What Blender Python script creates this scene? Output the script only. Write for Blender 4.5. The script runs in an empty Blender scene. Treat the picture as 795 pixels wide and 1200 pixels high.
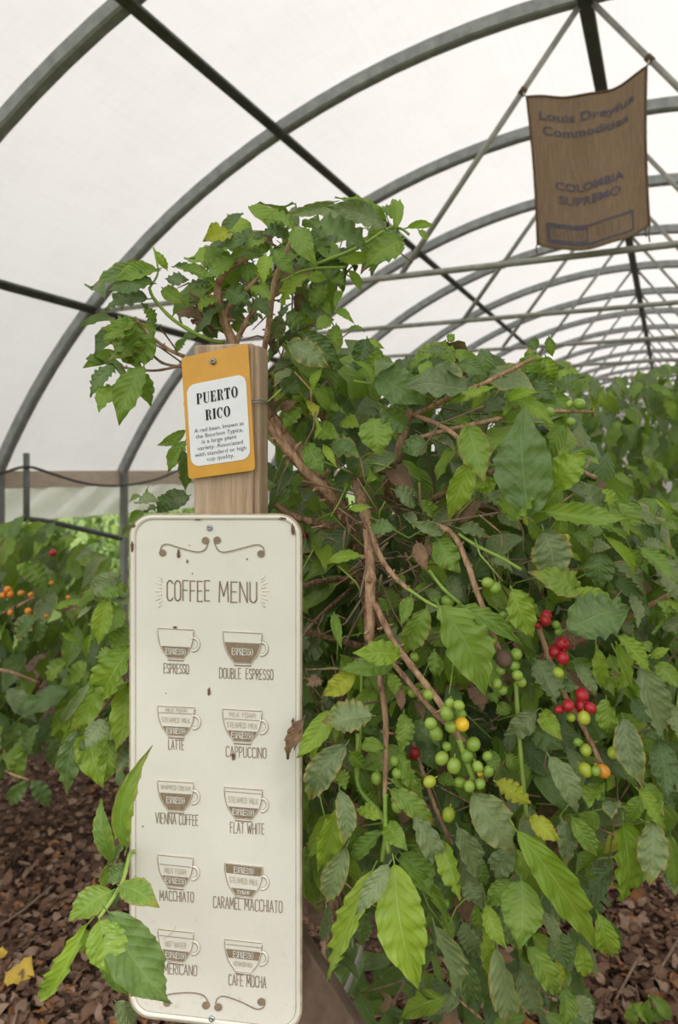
import bpy, math, random
import numpy as np
from mathutils import Vector, Matrix

random.seed(7)
rs = np.random.RandomState(11)
scn = bpy.context.scene
col = scn.collection

# ------------------------------------------------------------------ camera, sky, sun, exposure
F = 850.0                 # focal length in pixels of the 795x1200 frame
HX, HY = 397.5, 550.0     # principal column, horizon row
CAMZ = 1.55
cam_d = bpy.data.cameras.new('camera')
cam = bpy.data.objects.new('camera', cam_d)
col.objects.link(cam)
cam.location = (0, 0, CAMZ)
cam.rotation_euler = (math.radians(90), 0, 0)
cam_d.sensor_fit = 'VERTICAL'
cam_d.sensor_height = 36.0
cam_d.sensor_width = 36.0
cam_d.lens = 36.0 * F / 1200.0
cam_d.shift_y = -50.0 / 1200.0
cam_d.clip_start = 0.05
cam_d.clip_end = 200
cam_d.dof.use_dof = True
cam_d.dof.focus_distance = 0.95
cam_d.dof.aperture_fstop = 6.0
scn.camera = cam

wd = bpy.data.worlds.new('overcast_sky')
scn.world = wd
wd.use_nodes = True
wn = wd.node_tree.nodes
wl = wd.node_tree.links
wn.clear()
w_out = wn.new('ShaderNodeOutputWorld')
w_bg = wn.new('ShaderNodeBackground')
w_tc = wn.new('ShaderNodeTexCoord')
w_sep = wn.new('ShaderNodeSeparateXYZ')
w_rmp = wn.new('ShaderNodeValToRGB')
w_rmp.color_ramp.elements[0].position = 0.0
w_rmp.color_ramp.elements[0].color = (0.63, 0.62, 0.60, 1)
w_rmp.color_ramp.elements[1].position = 0.8
w_rmp.color_ramp.elements[1].color = (1.0, 0.985, 0.965, 1)
wl.new(w_tc.outputs['Generated'], w_sep.inputs[0])
wl.new(w_sep.outputs['Z'], w_rmp.inputs[0])
wl.new(w_rmp.outputs[0], w_bg.inputs['Color'])
w_bg.inputs['Strength'].default_value = 1.85
wl.new(w_bg.outputs[0], w_out.inputs[0])

sun_d = bpy.data.lights.new('hazy_sun', 'SUN')
sun_d.energy = 2.7
sun_d.angle = math.radians(7)
sun_d.color = (1.0, 0.96, 0.90)
sun = bpy.data.objects.new('hazy_sun', sun_d)
col.objects.link(sun)
sun.rotation_euler = Vector((-0.40, 0.58, -0.70)).to_track_quat('-Z', 'Y').to_euler()

scn.view_settings.view_transform = 'Standard'
scn.view_settings.look = 'None'
scn.view_settings.gamma = 1.0
scn.view_settings.exposure = 0.17
scn.view_settings.use_curve_mapping = False
scn.cycles.max_bounces = 10
scn.cycles.diffuse_bounces = 6
scn.cycles.transmission_bounces = 6
scn.cycles.transparent_max_bounces = 4
scn.cycles.use_denoising = True


# ------------------------------------------------------------------ helpers
def P(px, py, d):
    return Vector(((px - HX) / F * d, d, CAMZ + (HY - py) / F * d))


def ray(px, py):
    return Vector(((px - HX) / F, 1.0, (HY - py) / F))


def plane_map(p0, n):
    p0 = Vector(p0)
    n = Vector(n).normalized()
    den0 = (p0 - Vector((0, 0, CAMZ))).dot(n)

    def f(px, py, off=0.0):
        r = ray(px, py)
        return Vector((0, 0, CAMZ)) + r * (den0 / r.dot(n)) + n * off
    return f


def mesh_obj(name, verts, faces, mat, parent=None, smooth=False):
    me = bpy.data.meshes.new(name)
    me.from_pydata([tuple(v) for v in verts], [], [tuple(f) for f in faces])
    if mat is not None:
        me.materials.append(mat)
    if smooth:
        me.polygons.foreach_set('use_smooth', [True] * len(me.polygons))
    me.update()
    o = bpy.data.objects.new(name, me)
    col.objects.link(o)
    if parent is not None:
        set_parent(o, parent)
    return o


def set_parent(o, p):
    o.parent = p


def thing(name, label, cat, group=None, loc=(0, 0, 0)):
    o = bpy.data.objects.new(name, None)
    o.empty_display_size = 0.05
    col.objects.link(o)
    o['label'] = label
    o['category'] = cat
    if group:
        o['group'] = group
    return o


def tag(o, label=None, cat=None, group=None, kind=None):
    if label:
        o['label'] = label
    if cat:
        o['category'] = cat
    if group:
        o['group'] = group
    if kind:
        o['kind'] = kind
    return o


def catmull(pts, n=6):
    pts = [np.array(p, float) for p in pts]
    if len(pts) < 3:
        return [pts[0] + (pts[-1] - pts[0]) * t for t in np.linspace(0, 1, n + 1)]
    ext = [2 * pts[0] - pts[1]] + pts + [2 * pts[-1] - pts[-2]]
    out = []
    for i in range(1, len(ext) - 2):
        p0, p1, p2, p3 = ext[i - 1:i + 3]
        for k in range(n):
            t = k / n
            out.append(0.5 * ((2 * p1) + (-p0 + p2) * t + (2 * p0 - 5 * p1 + 4 * p2 - p3) * t * t
                              + (-p0 + 3 * p1 - 3 * p2 + p3) * t ** 3))
    out.append(pts[-1])
    return out


def tube_geo(path, radii, sides=8, cap=True, flat=None):
    path = [np.array(p, float) for p in path]
    n = len(path)
    if not hasattr(radii, '__len__'):
        radii = [radii] * n
    verts, faces = [], []
    tprev = None
    u = None
    for i in range(n):
        t = path[min(i + 1, n - 1)] - path[max(i - 1, 0)]
        t = t / (np.linalg.norm(t) + 1e-12)
        if u is None:
            a = np.array([0, 0, 1.0]) if abs(t[2]) < 0.9 else np.array([1.0, 0, 0])
            u = np.cross(t, a)
        else:
            u = u - t * np.dot(u, t)
        u = u / (np.linalg.norm(u) + 1e-12)
        v = np.cross(t, u)
        for k in range(sides):
            a = 2 * math.pi * k / sides
            verts.append(path[i] + radii[i] * (math.cos(a) * u + math.sin(a) * v))
    for i in range(n - 1):
        for k in range(sides):
            a = i * sides + k
            b = i * sides + (k + 1) % sides
            faces.append((a, b, b + sides, a + sides))
    if cap:
        faces.append(tuple(range(sides))[::-1])
        faces.append(tuple(range((n - 1) * sides, n * sides)))
    return verts, faces


def tube(name, path, radii, mat, parent=None, sides=8, smooth=True):
    v, f = tube_geo(path, radii, sides)
    return mesh_obj(name, v, f, mat, parent, smooth)


def box_geo(c, ax, ay, az, hx, hy, hz, bev=0.0):
    c = Vector(c)
    vs = []
    for sx in (-1, 1):
        for sy in (-1, 1):
            for sz in (-1, 1):
                vs.append(c + Vector(ax) * hx * sx + Vector(ay) * hy * sy + Vector(az) * hz * sz)
    fs = [(0, 1, 3, 2), (4, 6, 7, 5), (0, 4, 5, 1), (2, 3, 7, 6), (0, 2, 6, 4), (1, 5, 7, 3)]
    return vs, fs


def bevel(o, w, seg=2):
    m = o.modifiers.new('bevel', 'BEVEL')
    m.width = w
    m.segments = seg
    m.limit_method = 'ANGLE'
    return o


class Geo:
    def __init__(s):
        s.v = []
        s.f = []

    def add(s, v, f):
        b = len(s.v)
        s.v += [tuple(x) for x in v]
        s.f += [tuple(i + b for i in q) for q in f]

    def build(s, name, mat, parent=None, smooth=False):
        return mesh_obj(name, s.v, s.f, mat, parent, smooth)


# ------------------------------------------------------------------ node material helpers
class NB:
    def __init__(s, name):
        s.m = bpy.data.materials.new(name)
        s.m.use_nodes = True
        s.t = s.m.node_tree
        s.t.nodes.clear()
        s.out = s.n('ShaderNodeOutputMaterial')

    def n(s, typ, **kw):
        nd = s.t.nodes.new(typ)
        for k, v in kw.items():
            setattr(nd, k, v)
        return nd

    def l(s, a, b):
        s.t.links.new(a, b)

    def val(s, sock, x):
        if isinstance(x, bpy.types.NodeSocket):
            s.l(x, sock)
        elif isinstance(x, (tuple, list)):
            sock.default_value = (*x, 1) if len(x) == 3 and sock.type == 'RGBA' else x
        else:
            sock.default_value = x

    def math(s, op, a, b=0.0, c=None, clamp=False):
        nd = s.n('ShaderNodeMath', operation=op, use_clamp=clamp)
        s.val(nd.inputs[0], a)
        s.val(nd.inputs[1], b)
        if c is not None:
            s.val(nd.inputs[2], c)
        return nd.outputs[0]

    def mix(s, fac, a, b, blend='MIX'):
        nd = s.n('ShaderNodeMix', data_type='RGBA', blend_type=blend)
        s.val(nd.inputs[0], fac)
        s.val(nd.inputs[6], a)
        s.val(nd.inputs[7], b)
        return nd.outputs[2]

    def noise(s, vec, scale, detail=3, rough=0.5, dim='3D'):
        nd = s.n('ShaderNodeTexNoise', noise_dimensions=dim)
        if vec is not None:
            s.l(vec, nd.inputs['Vector'])
        nd.inputs['Scale'].default_value = scale
        nd.inputs['Detail'].default_value = detail
        nd.inputs['Roughness'].default_value = rough
        return nd.outputs[0]

    def ramp(s, x, a, b, smooth=False):
        nd = s.n('ShaderNodeMapRange', interpolation_type='SMOOTHSTEP' if smooth else 'LINEAR')
        s.val(nd.inputs[0], x)
        nd.inputs[1].default_value = a
        nd.inputs[2].default_value = b
        return nd.outputs[0]

    def bump(s, h, strength, dist):
        nd = s.n('ShaderNodeBump')
        nd.inputs['Strength'].default_value = strength
        nd.inputs['Distance'].default_value = dist
        s.l(h, nd.inputs['Height'])
        return nd.outputs[0]

    def principled(s, color, rough=0.6, spec=0.3, metal=0.0, normal=None):
        nd = s.n('ShaderNodeBsdfPrincipled')
        s.val(nd.inputs['Base Color'], color)
        s.val(nd.inputs['Roughness'], rough)
        nd.inputs['Specular IOR Level'].default_value = spec
        s.val(nd.inputs['Metallic'], metal)
        if normal is not None:
            s.l(normal, nd.inputs['Normal'])
        return nd.outputs[0]

    def done(s, sh):
        s.l(sh, s.out.inputs[0])
        return s.m


def simple(name, c1, c2=None, scale=30, rough=0.6, spec=0.3, metal=0.0, bump=0.0, bscale=None, stretch=None, detail=4):
    b = NB(name)
    tc = b.n('ShaderNodeTexCoord').outputs['Object']
    if stretch:
        mp = b.n('ShaderNodeMapping')
        mp.inputs['Scale'].default_value = stretch
        b.l(tc, mp.inputs[0])
        tc = mp.outputs[0]
    nz = b.noise(tc, scale, detail, 0.6)
    c = b.mix(b.ramp(nz, 0.3, 0.7), c1, c2 or c1)
    nm = None
    if bump:
        nm = b.bump(b.noise(tc, bscale or scale * 2, 4, 0.6), bump, 0.004)
    return b.done(b.principled(c, rough, spec, metal, nm))


def leaf_material(name, ca, cb, cb2, vein, back, dusty=0.0, brown=0.0, rough=0.42, trans=0.28, spec=0.35, spots=0.0):
    b = NB(name)
    uv = b.n('ShaderNodeUVMap').outputs[0]
    sep = b.n('ShaderNodeSeparateXYZ')
    b.l(uv, sep.inputs[0])
    s = b.math('ABSOLUTE', b.math('MULTIPLY_ADD', sep.outputs[0], 2.0, -1.0))
    t = sep.outputs[1]
    rnd = b.n('ShaderNodeObjectInfo').outputs['Random']
    lv = b.n('ShaderNodeAttribute', attribute_name='lv').outputs['Fac']
    r = b.math('FRACT', b.math('ADD', rnd, lv))
    # offset the noise per leaf
    cmb = b.n('ShaderNodeCombineXYZ')
    b.val(cmb.inputs[0], sep.outputs[0])
    b.val(cmb.inputs[1], b.math('MULTIPLY', t, 2.2))
    b.val(cmb.inputs[2], b.math('MULTIPLY', r, 37.0))
    vec = cmb.outputs[0]
    n1 = b.noise(vec, 2.2, 2, 0.5)
    n2 = b.noise(vec, 9.0, 4, 0.65)
    c = b.mix(b.math('MULTIPLY_ADD', n1, 0.7, b.math('MULTIPLY_ADD', r, 0.9, -0.3), clamp=True), ca, cb)
    # side veins curve towards the tip
    ph = b.math('FRACT', b.math('SUBTRACT', b.math('MULTIPLY', t, 9.0), b.math('MULTIPLY', b.math('POWER', s, 1.35), 2.0)))
    vd = b.math('ABSOLUTE', b.math('SUBTRACT', ph, 0.5))
    side = b.math('MULTIPLY', b.ramp(vd, 0.07, 0.0), b.ramp(s, 1.0, 0.75))
    mid = b.ramp(s, 0.045, 0.015)
    n0 = b.noise(vec, 0.9, 2, 0.5)
    c = b.mix(b.math('MULTIPLY', b.ramp(n0, 0.52, 0.78), 0.45), c, cb2)
    c = b.mix(b.math('MULTIPLY', side, 0.20), c, vein)
    c = b.mix(b.math('MULTIPLY', mid, 0.6), c, vein)
    if dusty:
        dm = b.math('MULTIPLY', b.ramp(n2, 0.35, 0.7), dusty, clamp=True)
        c = b.mix(dm, c, (0.33, 0.345, 0.235))
    if spots:
        sp = b.math('MULTIPLY', b.ramp(b.noise(vec, 16.0, 2, 0.5), 0.68, 0.75), spots)
        c = b.mix(sp, c, (0.33, 0.29, 0.20))
    if brown:
        gate = b.ramp(b.math('FRACT', b.math('MULTIPLY', r, 7.31)), 1.0 - brown, 1.0 - brown + 0.12)
        e = b.math('MAXIMUM', s, b.math('MULTIPLY', t, 1.02))
        em = b.ramp(b.math('ADD', e, b.math('MULTIPLY_ADD', n2, 0.5, -0.28)), 0.88, 0.97)
        ym = b.ramp(b.math('ADD', e, b.math('MULTIPLY_ADD', n2, 0.5, -0.28)), 0.72, 0.90)
        c = b.mix(b.math('MULTIPLY', b.math('MULTIPLY', ym, gate), 0.6), c, (0.36, 0.34, 0.05))
        c = b.mix(b.math('MULTIPLY', em, gate), c, b.mix(n1, (0.13, 0.065, 0.04), (0.38, 0.27, 0.17)))
    bf = b.n('ShaderNodeNewGeometry').outputs['Backfacing']
    c = b.mix(b.math('MULTIPLY', bf, 0.6), c, back)
    quilt = b.math('MULTIPLY', b.math('MULTIPLY', vd, vd), 3.0)
    h = b.math('ADD', b.math('MULTIPLY', quilt, b.ramp(s, 0.0, 0.3)), b.math('MULTIPLY', mid, -0.5))
    h = b.math('ADD', h, b.math('MULTIPLY', n2, 0.35))
    nm = b.bump(h, 0.42, 0.002)
    pr = b.principled(c, b.math('MULTIPLY_ADD', n2, 0.25, rough - 0.1), spec, 0.0, nm)
    tr = b.n('ShaderNodeBsdfTranslucent')
    b.l(b.mix(0.5, c, (0.30, 0.48, 0.03), 'MIX'), tr.inputs[0])
    ms = b.n('ShaderNodeMixShader')
    ms.inputs[0].default_value = trans
    b.l(pr, ms.inputs[1])
    b.l(tr.outputs[0], ms.inputs[2])
    return b.done(ms.outputs[0])


LM = {
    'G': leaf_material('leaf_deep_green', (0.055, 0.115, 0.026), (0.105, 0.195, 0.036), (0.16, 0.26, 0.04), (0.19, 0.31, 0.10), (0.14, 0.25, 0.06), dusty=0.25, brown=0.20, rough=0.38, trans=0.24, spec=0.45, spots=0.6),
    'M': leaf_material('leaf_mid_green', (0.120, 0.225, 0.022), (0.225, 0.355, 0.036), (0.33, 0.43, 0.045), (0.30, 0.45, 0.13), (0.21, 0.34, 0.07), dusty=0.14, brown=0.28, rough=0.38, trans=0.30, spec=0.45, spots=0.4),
    'Y': leaf_material('leaf_young_yellow_green', (0.185, 0.31, 0.026), (0.30, 0.43, 0.045), (0.38, 0.45, 0.06), (0.46, 0.62, 0.17), (0.30, 0.46, 0.07), brown=0.16, rough=0.36, trans=0.34, spec=0.4, spots=0.2),
    'D': leaf_material('leaf_dusty_green', (0.095, 0.155, 0.055), (0.185, 0.255, 0.09), (0.25, 0.30, 0.12), (0.28, 0.36, 0.18), (0.21, 0.31, 0.10), dusty=0.42, brown=0.50, rough=0.50, trans=0.18, spec=0.4, spots=0.8),
    'B': leaf_material('leaf_dead_brown', (0.14, 0.075, 0.05), (0.26, 0.15, 0.10), (0.36, 0.20, 0.09), (0.26, 0.17, 0.12), (0.20, 0.12, 0.08), dusty=0.2, rough=0.75, trans=0.08, spec=0.15),
    'W': leaf_material('leaf_yellowing', (0.36, 0.40, 0.03), (0.44, 0.48, 0.05), (0.50, 0.42, 0.04), (0.55, 0.60, 0.18), (0.40, 0.42, 0.06), brown=0.9, rough=0.5, trans=0.3),
}
BARK = simple('bark', (0.20, 0.10, 0.06), (0.58, 0.38, 0.25), 130, 0.85, 0.15, bump=1.0, bscale=260, stretch=(1, 1, 0.3), detail=6)
TRUNKB = simple('trunk_bark', (0.13, 0.07, 0.045), (0.48, 0.31, 0.21), 120, 0.9, 0.1, bump=1.0, bscale=200, stretch=(1, 1, 0.25), detail=6)
GSTEM = simple('green_stem', (0.20, 0.33, 0.05), (0.30, 0.40, 0.09), 30, 0.5, 0.3)
TWIG = simple('dry_twig', (0.16, 0.10, 0.075), (0.30, 0.21, 0.15), 40, 0.9, 0.1)


def cherry_mat(name, a, bb):
    b = NB(name)
    tc = b.n('ShaderNodeTexCoord').outputs['Object']
    rnd = b.n('ShaderNodeObjectInfo').outputs['Random']
    n = b.noise(tc, 55, 2)
    c = b.mix(b.math('MULTIPLY_ADD', n, 0.7, b.math('MULTIPLY_ADD', rnd, 0.6, -0.25), clamp=True), a, bb)
    return b.done(b.principled(c, 0.28, 0.45))


CM = {
    'g': cherry_mat('cherry_green', (0.17, 0.29, 0.040), (0.32, 0.43, 0.07)),
    'r': cherry_mat('cherry_red', (0.28, 0.008, 0.018), (0.48, 0.02, 0.03)),
    'y': cherry_mat('cherry_yellow', (0.75, 0.46, 0.02), (0.80, 0.55, 0.04)),
    'l': cherry_mat('cherry_lime', (0.30, 0.40, 0.04), (0.45, 0.46, 0.05)),
    'o': cherry_mat('cherry_orange', (0.72, 0.22, 0.02), (0.62, 0.36, 0.05)),
}


# ------------------------------------------------------------------ leaf geometry
def leaf_geo(L, W, nt=10, ns=2, fold=0.2, bend=0.6, wave=0.06, nw=4.5, twist=0.0, ph=0.0, pet=0.08, side=0.0):
    """base at origin, tip along +Y, upper face +Z; returns verts, quads, uvs per vertex"""
    t = np.linspace(0, 1, nt + 1)
    prof = np.sin(np.pi * np.clip(t, 0, 1) ** 0.82) ** 0.85
    prof = prof * (1 - 0.55 * np.clip((t - 0.62) / 0.38, 0, 1) * (t < 1.0)) + 0.03
    prof[-1] = 0.012
    prof[0] = 0.02
    prof = prof / prof.max()
    ang = bend * (0.5 - t)
    dy = np.cos(ang)
    dz = np.sin(ang)
    y = np.concatenate([[0], np.cumsum((dy[1:] + dy[:-1]) / 2 / nt)])
    z = np.concatenate([[0], np.cumsum((dz[1:] + dz[:-1]) / 2 / nt)])
    ch = math.hypot(y[-1], z[-1])
    y = y / ch * L
    z = z / ch * L
    s = np.linspace(-1, 1, 2 * ns + 1)
    S, T = np.meshgrid(s, t)
    Pf = prof[:, None] * W * 0.5
    f1, f2, p1, p2 = nw * (0.8 + 0.4 * ((ph * 1.7) % 1)), nw * (1.5 + 0.5 * ((ph * 2.3) % 1)), ph * 2.1, ph * 3.7
    sgn = (S > 0)
    jag = 1 + np.abs(S) ** 2 * (0.032 * np.sin(2 * np.pi * f1 * T + p1 + 2.0 * sgn) + 0.02 * np.sin(2 * np.pi * f2 * T + p2 - 1.3 * sgn))
    X = S * Pf * math.cos(fold) * jag
    Z = z[:, None] + np.abs(S) * Pf * math.sin(fold)
    Z = Z + wave * W * np.abs(S) ** 1.7 * (np.sin(2 * np.pi * f1 * T + ph + 1.9 * sgn) + 0.6 * np.sin(2 * np.pi * f2 * T + p2 + 0.7 * sgn)) * np.clip(prof[:, None] * 1.6, 0, 1)
    Z = Z + 0.05 * W * np.sin(4.0 * T + 2.2 * S + ph) + 0.035 * W * np.sin(9.0 * T - 3.1 * S + p1)
    Y = y[:, None] + 0 * S
    Zc = Z - z[:, None]
    nz_y = -np.sin(ang)[:, None]
    Y = Y + Zc * nz_y
    if twist:
        a = twist * (T - 0.3)
        zr = Z - z[:, None]
        X, zr = X * np.cos(a) - zr * np.sin(a), X * np.sin(a) + zr * np.cos(a)
        Z = z[:, None] + zr
    if side:
        X = X + side * L * np.sin(np.pi * T) * 0.25
    V = np.stack([X, Y, Z], -1).reshape(-1, 3)
    UV = np.stack([(S + 1) / 2, T], -1).reshape(-1, 2)
    m = 2 * ns + 1
    i = np.arange(nt)[:, None] * m + np.arange(2 * ns)[None, :]
    i = i.reshape(-1)
    Q = np.stack([i, i + 1, i + 1 + m, i + m], -1)
    if pet > 0:
        b = len(V)
        pl = pet * L
        rr = max(0.0012, 0.02 * W)
        pv = []
        for yy, zz, r_ in ((-pl, -pl * 0.3, rr * 0.8), (0.04 * L, z[0], rr)):
            for k in range(3):
                a = 2 * math.pi * k / 3
                pv.append((r_ * math.cos(a), yy, zz + r_ * math.sin(a)))
        V = np.concatenate([V, np.array(pv)])
        UV = np.concatenate([UV, np.tile([[0.5, 0.3]], (6, 1))])
        Q = np.concatenate([Q, np.array([[b + k, b + (k + 1) % 3, b + 3 + (k + 1) % 3, b + 3 + k] for k in range(3)])])
    return V, Q, UV


def fast_mesh(name, V, Q, UV, mat, lv=None):
    me = bpy.data.meshes.new(name)
    nv, nq = len(V), len(Q)
    me.vertices.add(nv)
    me.vertices.foreach_set('co', np.asarray(V, np.float32).ravel())
    me.loops.add(nq * 4)
    me.loops.foreach_set('vertex_index', np.asarray(Q, np.int32).ravel())
    me.polygons.add(nq)
    me.polygons.foreach_set('loop_start', np.arange(0, nq * 4, 4, dtype=np.int32))
    me.polygons.foreach_set('use_smooth', np.ones(nq, bool))
    u = me.uv_layers.new(name='UVMap')
    u.data.foreach_set('uv', np.asarray(UV, np.float32)[np.asarray(Q).ravel()].ravel())
    if lv is not None:
        a = me.attributes.new('lv', 'FLOAT', 'POINT')
        a.data.foreach_set('value', np.asarray(lv, np.float32))
    me.materials.append(mat)
    me.update(calc_edges=True)
    me.validate()
    return me


def frame(base, ydir, nrm):
    Y = Vector(ydir).normalized()
    N = Vector(nrm)
    N = N - Y * N.dot(Y)
    if N.length < 1e-4:
        N = Vector((0, -1, 0.3))
        N = N - Y * N.dot(Y)
    N.normalize()
    X = Y.cross(N)
    return Matrix(((X.x, Y.x, N.x, base[0]), (X.y, Y.y, N.y, base[1]), (X.z, Y.z, N.z, base[2]), (0, 0, 0, 1)))


LEAF_NOTE = {'Y': 'bright yellow-green young leaf', 'D': 'dusty grey-green leaf', 'B': 'dry brown dead leaf', 'W': 'yellowing leaf with brown edges'}


def hero_leaf(parent, bp, tp, wpx, mat, d, dz=None, side=None):
    if dz is None:
        dz = random.uniform(-0.035, 0.03)
    B = P(bp[0], bp[1], d)
    T = P(tp[0], tp[1], d + dz)
    Ydir = T - B
    L = Ydir.length
    W = wpx / F * d * 1.05
    ratio = W / L
    toc = (Vector((0, 0, CAMZ)) - B).normalized()
    N = toc + Vector((random.uniform(-0.45, 0.45), 0, 0.45 + random.uniform(-0.3, 0.4)))
    narrow = ratio < 0.33
    V, Q, UV = leaf_geo(L, W * (1.0 if not narrow else 1.15), nt=24, ns=3,
                        fold=random.uniform(0.1, 0.4) if not narrow else random.uniform(0.4, 0.8),
                        bend=random.uniform(0.3, 1.3), wave=random.uniform(0.06, 0.125),
                        nw=random.uniform(4.5, 7.0), twist=random.uniform(-0.8, 0.8), ph=random.uniform(0, 6.28),
                        side=random.uniform(-0.3, 0.3) if side is None else side)
    me = fast_mesh('leaf', V, Q, UV, LM[mat])
    o = bpy.data.objects.new('leaf', me)
    col.objects.link(o)
    o.parent = parent
    o.matrix_basis = frame(B, Ydir, N)
    o.matrix_world = frame(B, Ydir, N)
    if mat in LEAF_NOTE:
        o['label'] = LEAF_NOTE[mat]
    return o


VARIANTS = {}


def leaf_variants(mat, n=7):
    if mat not in VARIANTS:
        L = []
        for k in range(n):
            V, Q, UV = leaf_geo(1.0, random.uniform(0.38, 0.5), nt=11, ns=2, fold=random.uniform(0.1, 0.6),
                                bend=random.uniform(0.2, 1.4), wave=random.uniform(0.06, 0.12), nw=random.uniform(3, 5),
                                twist=random.uniform(-0.6, 0.6), ph=random.uniform(0, 6.28), side=random.uniform(-0.2, 0.2))
            L.append(fast_mesh('leaf', V, Q, UV, LM[mat]))
        VARIANTS[mat] = L
    return VARIANTS[mat]


def in_poly(x, y, poly):
    c = False
    n = len(poly)
    j = n - 1
    for i in range(n):
        xi, yi = poly[i]
        xj, yj = poly[j]
        if (yi > y) != (yj > y) and x < (xj - xi) * (y - yi) / (yj - yi) + xi:
            c = not c
        j = i
    return c


def sample_poly(poly, n, dlo, dhi, edge=None):
    xs = [p[0] for p in poly]
    ys = [p[1] for p in poly]
    out = []
    while len(out) < n:
        x = random.uniform(min(xs), max(xs))
        y = random.uniform(min(ys), max(ys))
        if in_poly(x, y, poly):
            out.append((x, y, random.uniform(dlo, dhi)))
    return out


def rand_leaf_pose(p, droop=0.75, spread=0.8):
    a = random.uniform(0, 2 * math.pi)
    h = random.uniform(0.2, 1.0) * spread
    y = Vector((math.cos(a) * h, math.sin(a) * h - 0.15, -droop * random.uniform(0.3, 1.25)))
    n = Vector((random.gauss(0, 0.5), -0.75 + random.gauss(0, 0.4), 0.75 + random.gauss(0, 0.35)))
    return y, n


def fill_leaves(parent, pts, sizes, mats, n_obj, droop=0.75, spread=0.8, stuff_name='foliage', nt=6, ns=1):
    """the n_obj nearest leaves become objects, the others one joined stuff part per leaf colour"""
    names = [m for m, _ in mats]
    w = np.cumsum([x for _, x in mats])
    pts = sorted(pts, key=lambda q: q[2])
    acc = {m: ([], [], [], [], [0]) for m in names}
    for i, (px, py, d) in enumerate(pts):
        m = names[int(np.searchsorted(w, random.random() * w[-1]))]
        B = P(px, py, d)
        y, n = rand_leaf_pose(B, droop, spread)
        L = random.uniform(*sizes)
        B = B - y.normalized() * L * 0.5
        M = frame(B, y, n)
        if i < n_obj:
            me = random.choice(leaf_variants(m))
            o = bpy.data.objects.new('leaf', me)
            o.matrix_world = M @ Matrix.Scale(L, 4)
            col.objects.link(o)
            o.parent = parent
            if m in LEAF_NOTE:
                o['label'] = LEAF_NOTE[m]
        else:
            V, Q, UV = leaf_geo(L, L * random.uniform(0.38, 0.5), nt=nt, ns=ns, fold=random.uniform(0.1, 0.5),
                                bend=random.uniform(0.2, 1.5), wave=0.10, nw=random.uniform(1.4, 2.4),
                                twist=random.uniform(-0.6, 0.6), ph=random.uniform(0, 6.28), pet=0)
            Mn = np.array(M)
            V = V @ Mn[:3, :3].T + Mn[:3, 3]
            A = acc[m]
            A[0].append(V)
            A[1].append(Q + A[4][0])
            A[2].append(UV)
            A[3].append(np.full(len(V), random.random()))
            A[4][0] += len(V)
    for m in names:
        A = acc[m]
        if not A[0]:
            continue
        me = fast_mesh(stuff_name, np.concatenate(A[0]), np.concatenate(A[1]), np.concatenate(A[2]), LM[m], np.concatenate(A[3]))
        o = bpy.data.objects.new(stuff_name, me)
        col.objects.link(o)
        o.parent = parent
        o['kind'] = 'stuff'


def branch(parent, pts, r0, r1, mat=None, name='branch', nodes=0.03, jitter=0.0, sides=8):
    pp = catmull([P(*q) if not isinstance(q, Vector) else q for q in pts], 7)
    n = len(pp)
    L = 0
    rad = []
    for i in range(n):
        if i:
            L += np.linalg.norm(pp[i] - pp[i - 1])
        r = r0 + (r1 - r0) * i / (n - 1)
        if nodes:
            f = abs(((L / nodes) % 1.0) - 0.5) * 2
            r *= 1 + 0.22 * max(0, (f - 0.7) / 0.3)
        rad.append(r * (1 + random.uniform(-jitter, jitter)))
    g = Geo()
    g.add(*tube_geo(pp, rad, sides))
    if (mat is None or mat in (BARK, TRUNKB)) and nodes:
        L = 0
        for i in range(1, n):
            d_ = pp[i] - pp[i - 1]
            L0, L = L, L + np.linalg.norm(d_)
            if int(L / nodes) != int(L0 / nodes):
                t_ = Vector(d_).normalized()
                u_ = t_.cross(Vector((random.gauss(0, 1), random.gauss(0, 1), random.gauss(0, 1)))).normalized()
                for sg in (-1, 1):
                    if random.random() < 0.75:
                        c_ = Vector(pp[i])
                        e_ = c_ + (u_ * sg * random.uniform(1.7, 3.0) + t_ * random.uniform(-0.4, 1.2)) * max(rad[i], 0.003)
                        g.add(*tube_geo([c_, c_.lerp(e_, 0.6) + t_ * rad[i] * 0.2, e_], [rad[i] * 0.55, rad[i] * 0.36, rad[i] * 0.16], 5))
    return g.build(name, mat or BARK, parent, True)


_ch = {}


def cherry_mesh(kind):
    if kind not in _ch:
        nv, nu = 8, 12
        V = []
        for i in range(nv + 1):
            a = math.pi * i / nv
            for k in range(nu):
                b = 2 * math.pi * k / nu
                z = -math.cos(a) * 1.12
                r = math.sin(a)
                if i == nv:
                    z -= 0.10
                if i == nv - 1:
                    z += 0.02
                V.append((r * math.cos(b), r * math.sin(b), z))
        Fc = [(i * nu + k, i * nu + (k + 1) % nu, (i + 1) * nu + (k + 1) % nu, (i + 1) * nu + k) for i in range(nv) for k in range(nu)]
        # little stalk at the base and crown disc
        g = Geo()
        g.add(V, Fc)
        g.add(*tube_geo([(0, 0, -1.05), (0, 0, -1.6)], [0.14, 0.10], 5))
        me = bpy.data.meshes.new('coffee_cherry')
        me.from_pydata(g.v, [], g.f)
        me.materials.append(CM[kind])
        me.polygons.foreach_set('use_smooth', [True] * len(me.polygons))
        me.update()
        _ch[kind] = me
    return _ch[kind]


CH_NOTE = {'g': 'green unripe coffee cherry', 'r': 'ripe red coffee cherry', 'y': 'yellow ripening coffee cherry',
           'l': 'lime yellow coffee cherry', 'o': 'orange ripening coffee cherry'}


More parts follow.
